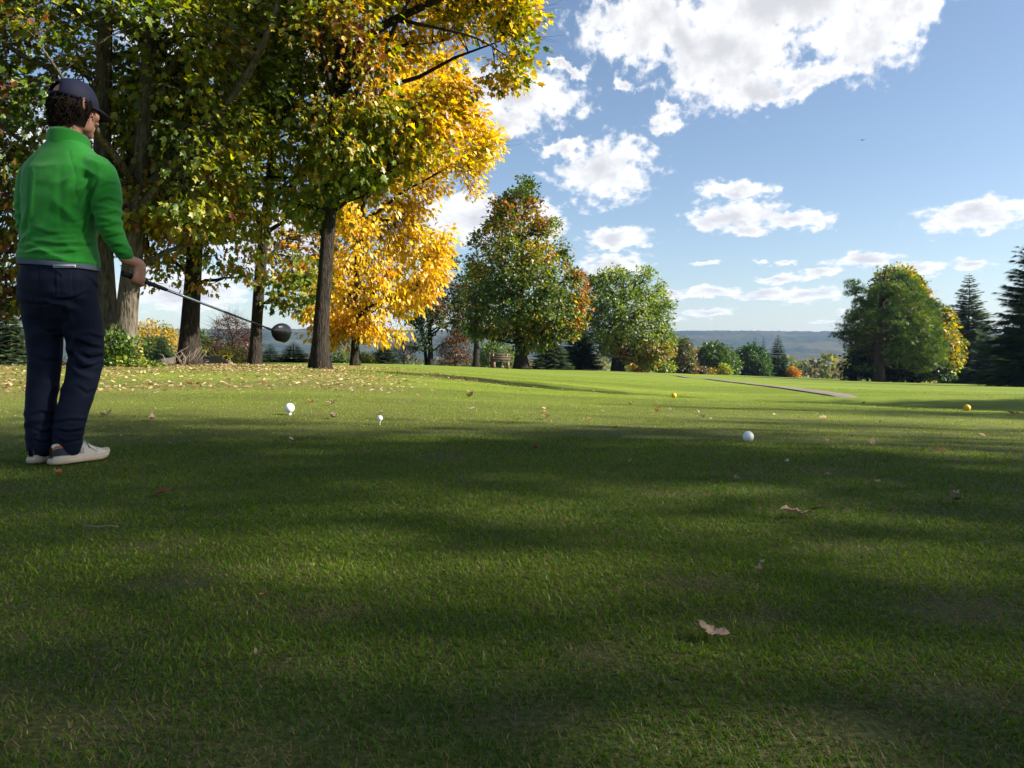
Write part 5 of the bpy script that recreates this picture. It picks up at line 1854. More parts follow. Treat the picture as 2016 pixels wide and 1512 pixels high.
    obj('zip', MB().add(*limb([(.022, .178, 1.30), (.022, .165, 1.40), (.022, .138, 1.49), (.030, .150, 1.555)], [.004, .004, .004, .003], 8)).mesh('zip', True), heelm, jk)
    obj('shirt_collar', MB().add(*band((.024, .052), .079, .079, 1.52, 1.602, a0, a1, -.012, .07, .004, front=.035)).mesh('shirt_collar', True), grey, root)
    hem = [(.012, .000, .922, .183, .132), (.012, 0, .935, .186, .1345), (.012, 0, .975, .180, .130)]
    Vh, Th, Qh = sections(hem, 48)
    Vh[:, 2] += .026 - .075 * Vh[:, 0]
    obj('shirt_hem', MB().add(Vh, None, Qh).mesh('shirt_hem', True), grey, root)

    # ---- trousers
    mb = MB()
    mb.add(*sections([(.008, .012, .62, .03, .03), (.008, .012, .66, .075, .06), (.007, .010, .70, .13, .092), (.006, .006, .75, .168, .120), (.008, .002, .81, .180, .132), (.010, -.002, .88, .180, .134), (.012, 0, .955, .170, .122)], 32))
    mb.add(*limb([(.088, .005, .88), (.097, .015, .76), (.112, .040, .64), (.112, .062, .50), (.088, .040, .36), (.062, .012, .22), (.052, .006, .13), (.052, .006, .075)], [.094, .094, .088, .078, .074, .070, .066, .062], 20, 4))
    mb.add(*limb([(-.082, .005, .88), (-.086, .012, .76), (-.082, .026, .64), (-.080, .030, .50), (-.083, .014, .36), (-.086, .000, .22), (-.086, .002, .13), (-.086, .004, .075)], [.094, .092, .084, .074, .070, .066, .062, .059], 20, 4))
    V, Q = fuse(mb, 0.0062, 4)
    N = vnormals(V, Q)
    V = folds(V, N, [((.12, .00, .52), (.09, .10, .10), (.55, .1, 1), .062, .0075, .5),
                     ((.13, -.02, .58), (.08, .10, .08), (-.6, 0, 1), .060, .0060, 1.6),
                     ((.05, .0, .15), (.10, .10, .075), (.1, 0, 1), .043, .0040, .4),
                     ((-.086, .0, .16), (.10, .10, .08), (-.2, 0, 1), .046, .0038, 2.2),
                     ((-.08, 0, .34), (.09, .1, .12), (.5, .2, 1), .07, .0042, 3.4),
                     ((.09, 0, .32), (.09, .1, .12), (-.5, .2, 1), .08, .0042, 4.4),
                     ((.02, -.08, .78), (.14, .10, .05), (.25, 0, 1), .055, .0060, 2.9),
                     ((.13, -.05, .84), (.06, .1, .10), (1, 0, .7), .05, .0035, 1.2),
                     ((-.08, -.02, .60), (.09, .1, .12), (-.6, 0, 1), .08, .0045, .9)])
    # back pocket outlines and the seat seam pressed into the cloth
    back = V[:, 1] < -.02
    for x0 in (.085, -.075):
        u, w = (V[:, 0] - x0) / .062, (V[:, 2] - .845) / .075
        edge = np.abs(np.maximum(np.abs(u), np.abs(w)) - 1)
        V = V - N * (.0022 * np.exp(-(edge / .05) ** 2) * back)[:, None]
    V = V - N * (.004 * np.exp(-((V[:, 0] - .005) / .006) ** 2) * back * (V[:, 2] > .70))[:, None]
    V = crease(V, vnormals(V, Q), [((150, 672), (180, 684), (208, 688), 6, .0100), ((146, 692), (178, 706), (206, 700), 6, .0110), ((140, 716), (168, 726), (200, 716), 6, .0090), ((150, 664), (176, 660), (206, 668), 5, .0060),
                                   ((108, 846), (135, 852), (172, 846), 5, .0110), ((106, 862), (130, 872), (162, 866), 4, .0095), ((112, 832), (140, 828), (174, 830), 5, .0060), ((66, 846), (85, 852), (104, 846), 5, .0080),
                                   ((66, 866), (84, 872), (102, 868), 4, .0080), ((60, 820), (80, 812), (108, 818), 5, .0055), ((100, 592), (135, 590), (172, 577), 5, .0080), ((60, 600), (95, 600), (125, 606), 6, .0060),
                                   ((125, 600), (132, 630), (140, 655), 6, .0060), ((108, 530), (109, 560), (110, 586), 3, .0040), ((110, 586), (135, 590), (162, 582), 3, .0040), ((162, 582), (166, 555), (168, 535), 3, .0040),
                                   ((172, 545), (190, 565), (200, 590), 4, .0050), ((70, 640), (95, 655), (120, 650), 6, .0050), ((60, 700), (90, 712), (116, 708), 6, .0050), ((150, 760), (170, 775), (190, 770), 6, .0045)])
    obj('trousers', mesh_np('trousers', V, Q, None, True), navy, root)

    # ---- shoes
    def shoe(heel, ang, label=None):
        L_ = .300
        S = np.array([0, .04, .10, .18, .27, .36, .44, .52, .60, .70, .80, .88, .94, .98, 1.0])
        Wd = np.interp(S, [0, .04, .1, .3, .5, .7, .8, .9, .96, 1.0], [.012, .026, .034, .037, .041, .049, .050, .043, .030, .010])
        Tp = np.interp(S, [0, .05, .12, .22, .32, .40, .46, .56, .66, .78, .90, .97, 1.0], [.084, .098, .097, .084, .082, .105, .116, .094, .072, .060, .050, .038, .026])
        nk = 22
        V_ = []
        for s_, w, tpp in zip(S, Wd, Tp):
            for k in range(nk):
                a = math.pi * k / (nk - 1)
                x = w * math.copysign(abs(math.cos(a)) ** .62, math.cos(a))
                narrow = 1 - .36 * max(0, min(1, (math.sin(a) ** 1.4))) * (1 if s_ < .5 else .25)
                V_.append((x * narrow, s_ * L_, .024 + (tpp - .024) * math.sin(a) ** .72))
        V_ = np.array(V_)
        f = [(i * nk + k, i * nk + k + 1, (i + 1) * nk + k + 1, (i + 1) * nk + k) for i in range(len(S) - 1) for k in range(nk - 1)]
        R_ = rotz(-ang)
        tr = lambda v: np.asarray(v) @ R_.T + np.array([heel[0], heel[1], 0.008])
        up = obj('shoe', MB().add(tr(V_), None, f).mesh('shoe', True), leather, root)
        # sole: outline a little wider than the upper, with a ribbed edge
        so = []
        n2 = 64
        for z, gr in ((0.0, .001), (.006, .006), (.016, .007), (.025, .005), (.030, .000)):
            for k in range(n2):
                t = k / n2 * 2
                s_, sg = (t, 1) if t <= 1 else (2 - t, -1)
                s_ = .5 - .5 * math.cos(math.pi * s_)
                w = np.interp(s_, S, Wd) + gr + (.0012 if (k % 2 and z < .02) else 0)
                ex = (-gr if s_ < .02 else gr if s_ > .98 else 0)
                toe = .022 * max(0, (s_ - .72) / .28) ** 2
                so.append((sg * w * (1 if 0 < s_ < 1 else .2), s_ * L_ + ex, z + toe))
        ns = len(so)
        fs = [(i * n2 + k, i * n2 + (k + 1) % n2, (i + 1) * n2 + (k + 1) % n2, (i + 1) * n2 + k) for i in range(4) for k in range(n2)]
        so += [(0, L_ * .5, 0.0), (0, L_ * .5, .030)]
        ts = [(ns, (k + 1) % n2, k) for k in range(n2)] + [(ns + 1, 4 * n2 + k, 4 * n2 + (k + 1) % n2) for k in range(n2)]
        obj('sole', MB().add(tr(so), ts, fs).mesh('sole', False), solem, up)

        def patch(s0, s1, a_lo, a_hi, off, ns_=14, na=8, shape=None):
            """A shell lying on the upper between stations s0..s1 and section angles (degrees from the sole line)."""
            pv, pf = [], []
            for sg in (1, -1):
                b0 = len(pv)
                for i in range(ns_):
                    t = i / (ns_ - 1)
                    s_ = s0 + (s1 - s0) * t
                    hi = a_hi * (shape(t) if shape else 1)
                    w, tpp = np.interp(s_, S, Wd), np.interp(s_, S, Tp)
                    for j in range(na):
                        a = math.radians(a_lo + (max(hi, a_lo + .5) - a_lo) * j / (na - 1))
                        narrow = 1 - .36 * (math.sin(a) ** 1.4) * (1 if s_ < .5 else .25)
                        pv.append((sg * (w * abs(math.cos(a)) ** .62 * narrow + off), s_ * L_ - (off if s_ < .01 else 0), .024 + (tpp - .024) * math.sin(a) ** .72))
                for i in range(ns_ - 1):
                    for j in range(na - 1):
                        pf.append((b0 + i * na + j, b0 + (i + 1) * na + j, b0 + (i + 1) * na + j + 1, b0 + i * na + j + 1))
            return np.array(pv), None, pf
        obj('heel_patch', MB().add(*(lambda p: (tr(p[0]), p[1], p[2]))(patch(0.0, .37, 8, 40, .0022, shape=lambda t: math.sqrt(max(0, 1 - (max(0, t - .35) / .65) ** 2))))).mesh('heel_patch', True), heelm, up)
        obj('heel_tab', MB().add(*(lambda p: (tr(p[0]), p[1], p[2]))(patch(0.0, .16, 42, 58, .003))).mesh('heel_tab', True), orangem, up)
        # laces across the tongue, a bow, and a small square mark on the side
        lb = MB()
        for k in range(5):
            s_ = .45 + .055 * k
            w, tpp = np.interp(s_, S, Wd), np.interp(s_, S, Tp)
            lb.add(*tube(tr([(-w * .72, (s_ + .015) * L_, tpp * .72), (-w * .4, s_ * L_, tpp * .97), (0, s_ * L_, tpp + .004), (w * .4, (s_ + .012) * L_, tpp * .97), (w * .72, (s_ + .02) * L_, tpp * .72)]), [.0023] * 5, 6))
        tpp = np.interp(.5, S, Tp)
        for sg in (1, -1):
            lb.add(*tube(tr([(0, .5 * L_, tpp + .006), (sg * .028, .52 * L_, tpp - .002), (sg * .043, .58 * L_, .062), (sg * .030, .53 * L_, .078), (0, .5 * L_, tpp + .006)]), [.0022] * 5, 6))
            lb.add(*tube(tr([(0, .5 * L_, tpp + .006), (sg * .034, .56 * L_, .072), (sg * .047, .66 * L_, .048)]), [.0022] * 3, 6))
        obj('lace', lb.mesh('lace', True), lacem, up)
        mk = MB()
        for sg in (1,):
            x = sg * .0425
            for a_, b_ in (((.405, .042), (.405, .066)), ((.405, .066), (.432, .066)), ((.405, .055), (.425, .055)), ((.452, .066), (.452, .044)), ((.452, .044), (.432, .042)), ((.432, .042), (.430, .050))):
                mk.add(*tube(tr([(x, a_[0] * L_, a_[1]), (x, b_[0] * L_, b_[1])]), [.0013, .0013], 5))
        obj('side_letters', mk.mesh('side_letters'), lacem, up)
        # seam of the toe cap
        tc_ = MB()
        for sg in (1, -1):
            tc_.add(*tube(tr([(sg * .0485, .66 * L_, .034), (sg * .046, .70 * L_, .052), (sg * .032, .73 * L_, .0655), (0, .735 * L_, .0675)]), [.0012] * 4, 5))
        obj('toe_seam', tc_.mesh('toe_seam'), lacem, up)
        return up
    shoe((.035, -.085), math.radians(17))
    shoe((-.092, -.052), math.radians(-2))

    # ---- cap, hair
    cap = MB()
    n, m = 44, 12
    cv = []
    for j in range(m + 1):
        t = j / m
        el = math.radians(-3 + 93 * t)
        for i in range(n):
            a = 2 * math.pi * i / n
            r = math.cos(el) ** .82 if el > 0 else 1
            yy = math.sin(a)
            z = .112 * math.sin(max(el, -.1)) ** 1.0 if el > 0 else .112 * math.sin(el)
            ridge = 1 + .006 * abs(math.cos(3 * a)) ** 8
            cv.append((.0865 * r * math.cos(a) * ridge, (.111 * r * yy - .008) * ridge, .022 + z * (1.0 + .05 * yy) - .012 * yy * (1 - t)))
    cv = np.array(cv)
    cf = []
    for j in range(m):
        for i in range(n):
            a = 2 * math.pi * (i + .5) / n
            back = abs(((a - 1.5 * math.pi + math.pi) % (2 * math.pi)) - math.pi)
            if back < .42 and j < 5 * math.sqrt(max(0, 1 - (back / .45) ** 2)) and j > 0:
                continue                              # opening above the strap
            cf.append((j * n + i, j * n + (i + 1) % n, (j + 1) * n + (i + 1) % n, (j + 1) * n + i))
    cap.add(cv @ HR.T + HC, None, cf)
    cro = obj('cap', cap.mesh('cap', True), capm, root)
    sol = cro.modifiers.new('solid', 'SOLIDIFY')
    sol.thickness = .003
    br = []
    nb, mbm = 25, 9
    for sgn in (0, 1):
        for j in range(mbm):
            t = j / (mbm - 1)
            for i in range(nb):
                a = math.radians(18 + 144 * i / (nb - 1))
                c, s_ = math.cos(a), math.sin(a)
                ext = .084 * t * (math.sin((a - math.radians(18)) / math.radians(144) * math.pi) ** .55)
                x = .0865 * c * (1 - .02 * t)
                yv = .111 * s_ - .008 + ext
                z = .022 - .012 * s_ - .20 * ext - 2.6 * (x ** 2) * (0.25 + t) + .012 - (.0035 if sgn else 0)
                br.append((x, yv, z))
    bf = []
    ix = lambda s_, j, i: s_ * mbm * nb + j * nb + i
    for j in range(mbm - 1):
        for i in range(nb - 1):
            bf.append((ix(0, j, i), ix(0, j, i + 1), ix(0, j + 1, i + 1), ix(0, j + 1, i)))
            bf.append((ix(1, j, i), ix(1, j + 1, i), ix(1, j + 1, i + 1), ix(1, j, i + 1)))
    for i in range(nb - 1):
        bf.append((ix(0, mbm - 1, i), ix(0, mbm - 1, i + 1), ix(1, mbm - 1, i + 1), ix(1, mbm - 1, i)))
    obj('brim', MB().add(np.array(br) @ HR.T + HC, None, bf).mesh('brim', True), capm, cro)
    obj('button', MB().add(*ellipsoid(hp((0, -.008, .135)), (.008, .008, .005), HR, 12, 8)).mesh('button', True), capm, cro)
    # small curved tick above the opening at the back
    tk = []
    for t in np.linspace(0, 1, 12):
        a = math.radians(-96 - 26 * (t - .35))
        zz = .082 + .012 * t + .02 * (t - .3) ** 2
        el = math.asin(min(.99, (zz - .022) / .112))
        r = math.cos(el) ** .82 * 1.022
        w_ = .0042 * math.sin(math.pi * min(1, t * 1.15 + .02)) ** .8 * (1 - .55 * t)
        for q in (-w_, w_):
            tk.append((.0865 * r * math.cos(a), .111 * r * math.sin(a) - .008, zz + q))
    tf = [(2 * i, 2 * i + 2, 2 * i + 3, 2 * i + 1) for i in range(11)]
    obj('tick_mark', MB().add(np.array(tk) @ HR.T + HC, None, tf).mesh('tick_mark'), mat_plain('pale_stitching', (.62, .50, .48), .7, .2), cro)

    rng = np.random.default_rng(6)
    hb = MB()
    # a cap of hair on the skull below the cap edge, then loose curls over it
    hv = []
    nn, mm = 40, 9
    for j in range(mm):
        z = .045 - .140 * j / (mm - 1)
        for i in range(nn):
            a = math.radians(180 + 12 - (204) * -i / (nn - 1)) if False else math.radians(172 + 196 * i / (nn - 1))
            k = 1.03 + .09 * math.sin(math.pi * j / (mm - 1)) + .05 * (vnoise(np.array([[i * .5, j * .8, 0]]), 1.0, 2)[0] - .5)
            taper = 1 - .16 * max(0, (j - 5) / 3)
            hv.append((.078 * k * taper * math.cos(a), .098 * k * taper * math.sin(a) - .004, z))
    hf = [(j * nn + i, (j + 1) * nn + i, (j + 1) * nn + i + 1, j * nn + i + 1) for j in range(mm - 1) for i in range(nn - 1)]
    hb.add(np.array(hv) @ HR.T + HC, None, hf)
    for k in range(620):
        a = math.radians(rng.uniform(166, 374))
        z0 = rng.uniform(-.098, .035)
        taper = 1 - .15 * max(0, (-z0 - .03) / .05)
        rr = rng.uniform(1.03, 1.12) * taper
        if abs(math.sin(a)) < .45 and math.sin(a) > -.45 and z0 < -.045:
            continue
        p0 = np.array([.078 * rr * math.cos(a), .098 * rr * math.sin(a) - .004, z0])
        o = norm(np.array([math.cos(a), math.sin(a), -.2]))
        side = np.array([-math.sin(a), math.cos(a), 0]) * rng.choice([-1, 1])
        rad, turns = rng.uniform(.008, .014), rng.uniform(.25, .55)
        t = np.linspace(0, 1, 8)
        ph = t * turns * 6.28 + rng.random() * 6
        pts = p0 + np.outer(np.cos(ph) * rad, side) + np.outer(np.sin(ph) * rad, o) + np.outer(t * rng.uniform(.016, .036), np.array([0, 0, -1.0]) + .4 * side + .25 * o)
        hb.add(*tube(pts @ HR.T + HC, np.linspace(.0034, .0012, 8), 4, False))
    obj('hair', hb.mesh('hair', True), hairm, root)

    # ---- the driver he holds: a thing of its own
    club = empty('golf_club', G + rotz(yaw) @ butt)
    tag(club, 'driver with black grip, silver shaft and glossy black head held by the golfer', 'golf club')
    bw = G + rotz(yaw) @ butt
    tw = G + rotz(yaw) @ tip
    aw = norm(tw - bw)
    Lc = np.linalg.norm(tw - bw) - .055
    gp = MB().add(*tube([aw * t for t in (0, .003, .02, .14, .27, .275)], [.010, .0142, .0136, .0118, .0098, .0082], 14))
    obj('grip', gp.mesh('grip', True), mat_plain('grip_rubber', (.014, .014, .016), .75, .3, .2, 200, .5, 600, bdist=.001), club)
    sh = MB().add(*tube([aw * .27, aw * .5, aw * (Lc * .62)], [.0078, .0070, .0062], 12))
    obj('shaft', sh.mesh('shaft', True), mat_plain('silver_shaft', (.62, .62, .63), .22, .5, metallic=.85), club)
    s2 = MB().add(*tube([aw * (Lc * .62), aw * (Lc * .95), aw * Lc], [.0063, .0054, .0060], 12)).add(*tube([aw * (Lc - .06), aw * Lc], [.0072, .0078], 12))
    obj('lower_shaft', s2.mesh('lower_shaft', True), mat_plain('black_shaft', (.02, .02, .022), .3, .5), club)
    # head: pear-shaped crown, broad side to the camera, with a flat face below
    n, m = 36, 20
    hcen = at(552, 654.5, tw[1])
    hos = bw + aw * (Lc - .004)
    e1 = norm(hcen - hos)
    e3 = norm(np.array([hcen[0], hcen[1], 0]))
    e3 = norm(e3 - e1 * np.dot(e3, e1))
    e2 = np.cross(e3, e1)
    if e2[2] < 0:
        e2 = -e2
    hv = []
    for j in range(m + 1):
        el = math.pi * j / m
        u = -math.cos(el)
        pear = math.sin(el) ** (1.25 - .75 * (u + 1) / 2) * (0.72 + .34 * (u + 1) / 2)
        for i in range(n):
            a = 2 * math.pi * i / n
            v, w = math.cos(a), math.sin(a)
            yy = .060 * pear * v
            yy = max(yy, -.050)
            hv.append(e1 * (.076 * u) + e2 * yy * 1.12 + e3 * (.036 if w < 0 else .028) * pear * w)
    hf = [(j * n + i, j * n + (i + 1) % n, (j + 1) * n + (i + 1) % n, (j + 1) * n + i) for j in range(m) for i in range(n)]
    hd = MB().add(np.array(hv) + (hcen - bw), None, hf)
    hme = obj('head', hd.mesh('club_head', True), mat_plain('black_gloss_head', (.012, .012, .014), .28, .5, .2, 30, coat=.5), club)
    # scorecard edge showing at the back pocket
    p = at(127, 524, 3.544)
    sc_ = empty('scorecard', p, math.radians(-4))
    tag(sc_, 'white dotted edge of a scorecard poking from the back trouser pocket', 'scorecard')
    obj('card', MB().add(*box(0, 0, 0, .108, .004, .013)).mesh('card'), mat_plain('white_card', (.62, .63, .66), .7, .2), sc_)
    db = MB()
    for k in range(15):
        db.add(*box(-.049 + k * .007, -.0026, 0, .0028, .002, .006))
    obj('dots', db.mesh('dots'), heelm, sc_)


build_person()
# ------------------------------------------------------------------ small things on the tee
def ball_mesh(name, r, dimples=True):
    n, m = 40, 20
    prof = [(r * math.sin(math.pi * i / m), -r * math.cos(math.pi * i / m)) for i in range(1, m)]
    V, _, Q = lathe(prof, n)
    V = np.vstack([V, [0, 0, -r], [0, 0, r]])
    a, b = len(V) - 2, len(V) - 1
    T = [(a, (k + 1) % n, k) for k in range(n)] + [(b, (m - 2) * n + k, (m - 2) * n + (k + 1) % n) for k in range(n)]
    if dimples:
        i = np.arange(150)
        ph = np.arccos(1 - 2 * (i + .5) / 150)
        th = i * 2.39996
        D = np.column_stack([np.sin(ph) * np.cos(th), np.sin(ph) * np.sin(th), np.cos(ph)])
        dm = np.max(norm(V) @ D.T, axis=1)
        V = V * (1 - 0.025 * sstep(.9945, .999, dm))[:, None]
    return MB().add(V, T, Q).mesh(name, True)


M_WHITE = mat_plain('white_paint', (0.78, 0.77, 0.74), 0.35, 0.45, 0.06, 30)
M_YELLOW = mat_plain('yellow_paint', (0.62, 0.36, 0.012), 0.4, 0.45, 0.12, 40)
M_BALL = mat_plain('ball_cover', (0.82, 0.83, 0.80), 0.22, 0.5, 0.02, 40, coat=0.3)
M_TEE = mat_plain('tee_peg', (0.72, 0.74, 0.62), 0.5, 0.3, 0.05, 60)
M_SPIKE = mat_plain('marker_spike', (0.70, 0.69, 0.66), 0.5, 0.3, 0.05, 60)


def marker(px, py_base, dia_px, lift, m, label, stem_w=0.3):
    p = ground_hit(px, py_base)
    r = dia_px / F * p[1] / 2
    root = empty('tee_marker', p, 0.3)
    tag(root, label, 'tee marker')
    b = obj('ball', ball_mesh('marker_ball', r, False), m, root, (0, 0, lift * r + r))
    sp = MB().add(*lathe([(0.002, -0.06), (r * stem_w * .7, -0.02), (r * stem_w, 0.0), (r * stem_w * 1.15, lift * r + 0.25 * r)], 12))
    obj('spike', sp.mesh('marker_spike', True), M_SPIKE, root)


marker(570, 817, 19, 0.42, M_WHITE, 'white ball tee marker raised on its spike, left of the golf ball', .34)
marker(1473, 869, 21.5, -0.14, M_WHITE, 'white ball tee marker sitting low in the grass, right of centre', .28)
marker(1327, 783, 10, -0.14, M_YELLOW, 'small yellow ball tee marker, farther one, near the path shadow', .25)
marker(1904, 808.5, 13, -0.14, M_YELLOW, 'yellow ball tee marker near the right edge of the tee', .25)


def golf_ball():
    p = ground_hit(748, 837)
    r = 0.0214
    h = (837 - 829) / F * p[1]
    tee = MB().add(*lathe([(0.0015, -.03), (0.0024, 0.0), (0.0026, h * .6), (0.0040, h * .85), (0.0062, h * 1.0), (0.0052, h * 1.01), (0.001, h * .93)], 12))
    t = obj('golf_tee', tee.mesh('golf_tee', True), M_TEE, None, p)
    t.scale = (1.15, 1.15, 1)
    tag(t, 'thin pale wooden tee peg holding up the golf ball', 'tee')
    b = obj('golf_ball', ball_mesh('golf_ball', r), M_BALL, None, (p[0], p[1], p[2] + h + r * .96))
    tag(b, 'white dimpled golf ball teed up between the two white markers', 'golf ball')


golf_ball()


def fallen():
    """Single fallen leaves that the photograph lets one point at: px, py, width px, colour, outline, label."""
    oak, map_ = oak_outline(), maple_outline()
    tan, brown, dark, red, pale = (.25, .172, .120), (.20, .12, .065), (.075, .045, .025), (.27, .09, .045), (.36, .30, .215)
    L_ = [(1408, 1262, 62, tan, oak, 0.35, 2.55, 'large tan lobed oak leaf lying in the nearest shaded grass'),
          (1570, 1023, 78, (.28, .185, .125), oak, 0.5, 0.12, 'long curled tan leaf with dark stalk, far side of the big oak leaf'),
          (1492, 1134, 26, (.28, .20, .14), oak, 0.3, 1.0, 'small pale leaf half sunk between the curled leaf and the big oak leaf'),
          (118, 938, 24, red, map_, 0.4, 0.3, 'reddish leaf just below the white shoe of the golfer'),
          (312, 980, 44, (.13, .06, .03), oak, 0.25, 1.8, 'dark brown leaf right of the shoes in deep shade'),
          (1055, 887, 15, (.20, .045, .03), map_, 0.4, 0.8, 'small dark red leaf on the shaded turf in the middle'),
          (1075, 826, 30, (.17, .11, .06), oak, 0.4, 1.6, 'curled brown leaf at the edge of the shadow straight ahead'),
          (653, 825, 22, (.24, .19, .13), oak, 0.5, 1.5, 'curled grey-brown leaf between left marker and golf ball'),
          (652, 798, 20, (.38, .24, .17), oak, 0.45, 0.7, 'pinkish tan leaf behind the left white marker'),
          (612, 794, 15, (.22, .07, .03), map_, 0.4, 0.2, 'rust leaf just behind and right of the left white marker'),
          (206, 821, 26, tan, oak, 0.4, 0.9, 'tan leaf right of the golfer knee-high in the frame, farther of two'),
          (298, 829, 24, (.33, .22, .15), oak, 0.5, 1.9, 'tan curled leaf left of the white marker on the lawn'),
          (207, 848, 18, (.22, .13, .08), oak, 0.4, 0.5, 'brown leaf beside the trouser cuff, nearer of two'),
          (240, 862, 10, (.30, .20, .13), map_, 0.3, 0.1, 'tiny tan leaf above and right of the shoe toe'),
          (1292, 812, 18, (.30, .13, .05), oak, 0.4, 1.1, 'rust leaf in front of the farther yellow marker'),
          (1383, 824, 14, tan, map_, 0.4, 0.4, 'small tan leaf left above the right white marker'),
          (1722, 879, 22, (.42, .30, .19), oak, 0.3, 1.3, 'tan leaf on bright turf right of the white marker'),
          (1728, 954, 14, pale, map_, 0.3, 0.6, 'pale chip-like leaf on the lit strip right of centre'),
          (1883, 977, 14, pale, map_, 0.4, 0.2, 'pale small leaf near the right edge in shade'),
          (1884, 993, 28, dark, oak, 0.3, 1.7, 'dark narrow leaf just below the pale one at the right edge'),
          (1550, 914, 14, (.45, .50, .36), map_, 0.2, 0.9, 'pale greenish leaf below the right white marker'),
          (1630, 941, 16, (.26, .2, .12), oak, 0.3, 1.2, 'thin tan leaf below and right of the white marker'),
          (1452, 948, 14, (.28, .19, .12), map_, 0.3, 1.9, 'small tan leaf in shade straight below the right white marker'),
          (925, 783, 22, (.22, .12, .06), oak, 0.45, 1.0, 'brown leaf on the sunny lawn left of the dark leaf band'),
          (1995, 818, 30, (.16, .08, .03), oak, 0.35, 1.5, 'brown leaf at the right edge behind the yellow marker'),
          (1700, 795, 10, (.34, .12, .03), map_, 0.5, 0.3, 'tiny orange leaf where the path meets the tee'),
          (752, 816, 16, (.22, .16, .11), oak, 0.2, 1.45, 'flat brown leaf just behind the golf ball'),
          (1240, 914, 12, (.40, .24, .08), map_, 0.3, 0.9, 'tiny yellow-brown leaf in the shaded middle of the tee'),
          (1500, 1117, 12, pale, map_, 0.5, 0.5, 'pale scrap of leaf above the sunken leaf right of centre'),
          (515, 1183, 14, (.30, .13, .05), map_, 0.3, 0.5, 'orange-brown scrap of leaf in the near left turf'),
          (510, 1305, 24, (.20, .13, .08), oak, 0.3, 2.6, 'crumpled brown leaf in the nearest turf left of centre')]
    rng = np.random.default_rng(8)
    for i, (px, py, w, c, out, curl, ang, lab) in enumerate(L_):
        p = ground_hit(px, py)
        V, T = leaf_geom(out, (curl + .8) if w < 30 else .12, (0.30 + 0.5 * curl) if w < 40 else (.05 if w < 70 else .30), np.random.default_rng(i))
        s = w / F * p[1] * (0.9 if w < 40 else 1.05)
        V[:, 1] -= 0.45
        if w > 70:
            V[:, 0] *= .38
        V = V * s * 1.0
        ca, sa = math.cos(ang), math.sin(ang)
        V = np.column_stack([V[:, 0] * sa + V[:, 1] * ca, -V[:, 0] * ca + V[:, 1] * sa, V[:, 2]])
        tl = rng.normal(0, .18, 2)
        V[:, 2] += V[:, 0] * tl[0] * .6 + V[:, 1] * (.16 if w < 70 else .05)
        V[:, 2] -= np.percentile(V[:, 2], 12)
        col = np.array(c) * (0.65 + 0.7 * vnoise(V * 70, 1.0, i))[:, None]
        o = obj('fallen_leaf', mesh_np('fallen_leaf', V, T, col, False), M_DEADLEAF, None, p + [0, 0, 0.008 + 0.01 * min(1, w / 40)])
        tag(o, lab, 'leaf', 'single fallen leaves on the tee')
    # two bare twigs
    for (px, py, pts, lab) in ((200, 1055, [(-.06, .01, 0.012), (-.03, -.01, .018), (0, -.02, .018), (.035, -.015, .02), (.06, -.02, .018)], 'thin pale bare twig lying in the shaded grass below the golfer'),
                               (1610, 1020, [(-.02, 0, .018), (.02, .005, .022), (.05, .012, .025), (.08, .03, .03)], 'thin dark stalk beside the long curled leaf')):
        p = ground_hit(px, py)
        o = obj('twig', MB().add(*tube(np.array(pts), np.linspace(.0028, .0014, len(pts)), 6)).mesh('twig', True), mat_plain('twig_bark', (.22, .18, .14), .9, .1, .2, 80) if px < 500 else mat_plain('stalk_bark', (.05, .035, .025), .9, .1), None, p + [0, 0, .012])
        tag(o, lab, 'twig')


fallen()


def bench():
    p = ground_hit(986, 727.5)
    y = p[1]
    y = min(max(y, 55), 70)
    x = (986 - HX) / F * y
    z = terr1(x, y)
    root = empty('park_bench', (x, y, z), math.radians(8))
    tag(root, 'dark slatted wooden bench beside the maple trunk', 'bench')
    wood = mat_plain('bench_wood', (.075, .055, .04), .8, .2, .3, 12, .3, 30)
    stone = mat_plain('bench_support', (.20, .13, .09), .9, .1, .25, 10)
    for k in range(4):
        obj('seat_slat', MB().add(*box(0, -.22 + k * .13, .46, 1.35, .115, .045)).mesh('seat_slat'), wood, root)
    for k in range(3):
        o = obj('back_slat', MB().add(*box(0, .30 + .035 * k, .60 + .15 * k, 1.35, .04, .12)).mesh('back_slat'), wood, root)
    for sx in (-.45, .45):
        mb = MB().add(*box(sx, -.02, .21, .14, .5, .44)).add(*box(sx, .36, .48, .09, .07, .96))
        obj('leg', mb.mesh('bench_leg'), stone, root)
    root.scale = (1.12, 1.12, 1.12)
    # a slim post beside it
    x2 = (1008 - 20 - HX) / F * y - 0.9
    o = obj('marker_post', MB().add(*lathe([(.06, -.1), (.06, .95), (.085, .97), (.085, 1.1), (.03, 1.14), (.001, 1.15)], 10)).mesh('marker_post'), wood, None, (x2, y - .3, terr1(x2, y - .3)))
    tag(o, 'short dark post standing left of the bench', 'post')


bench()


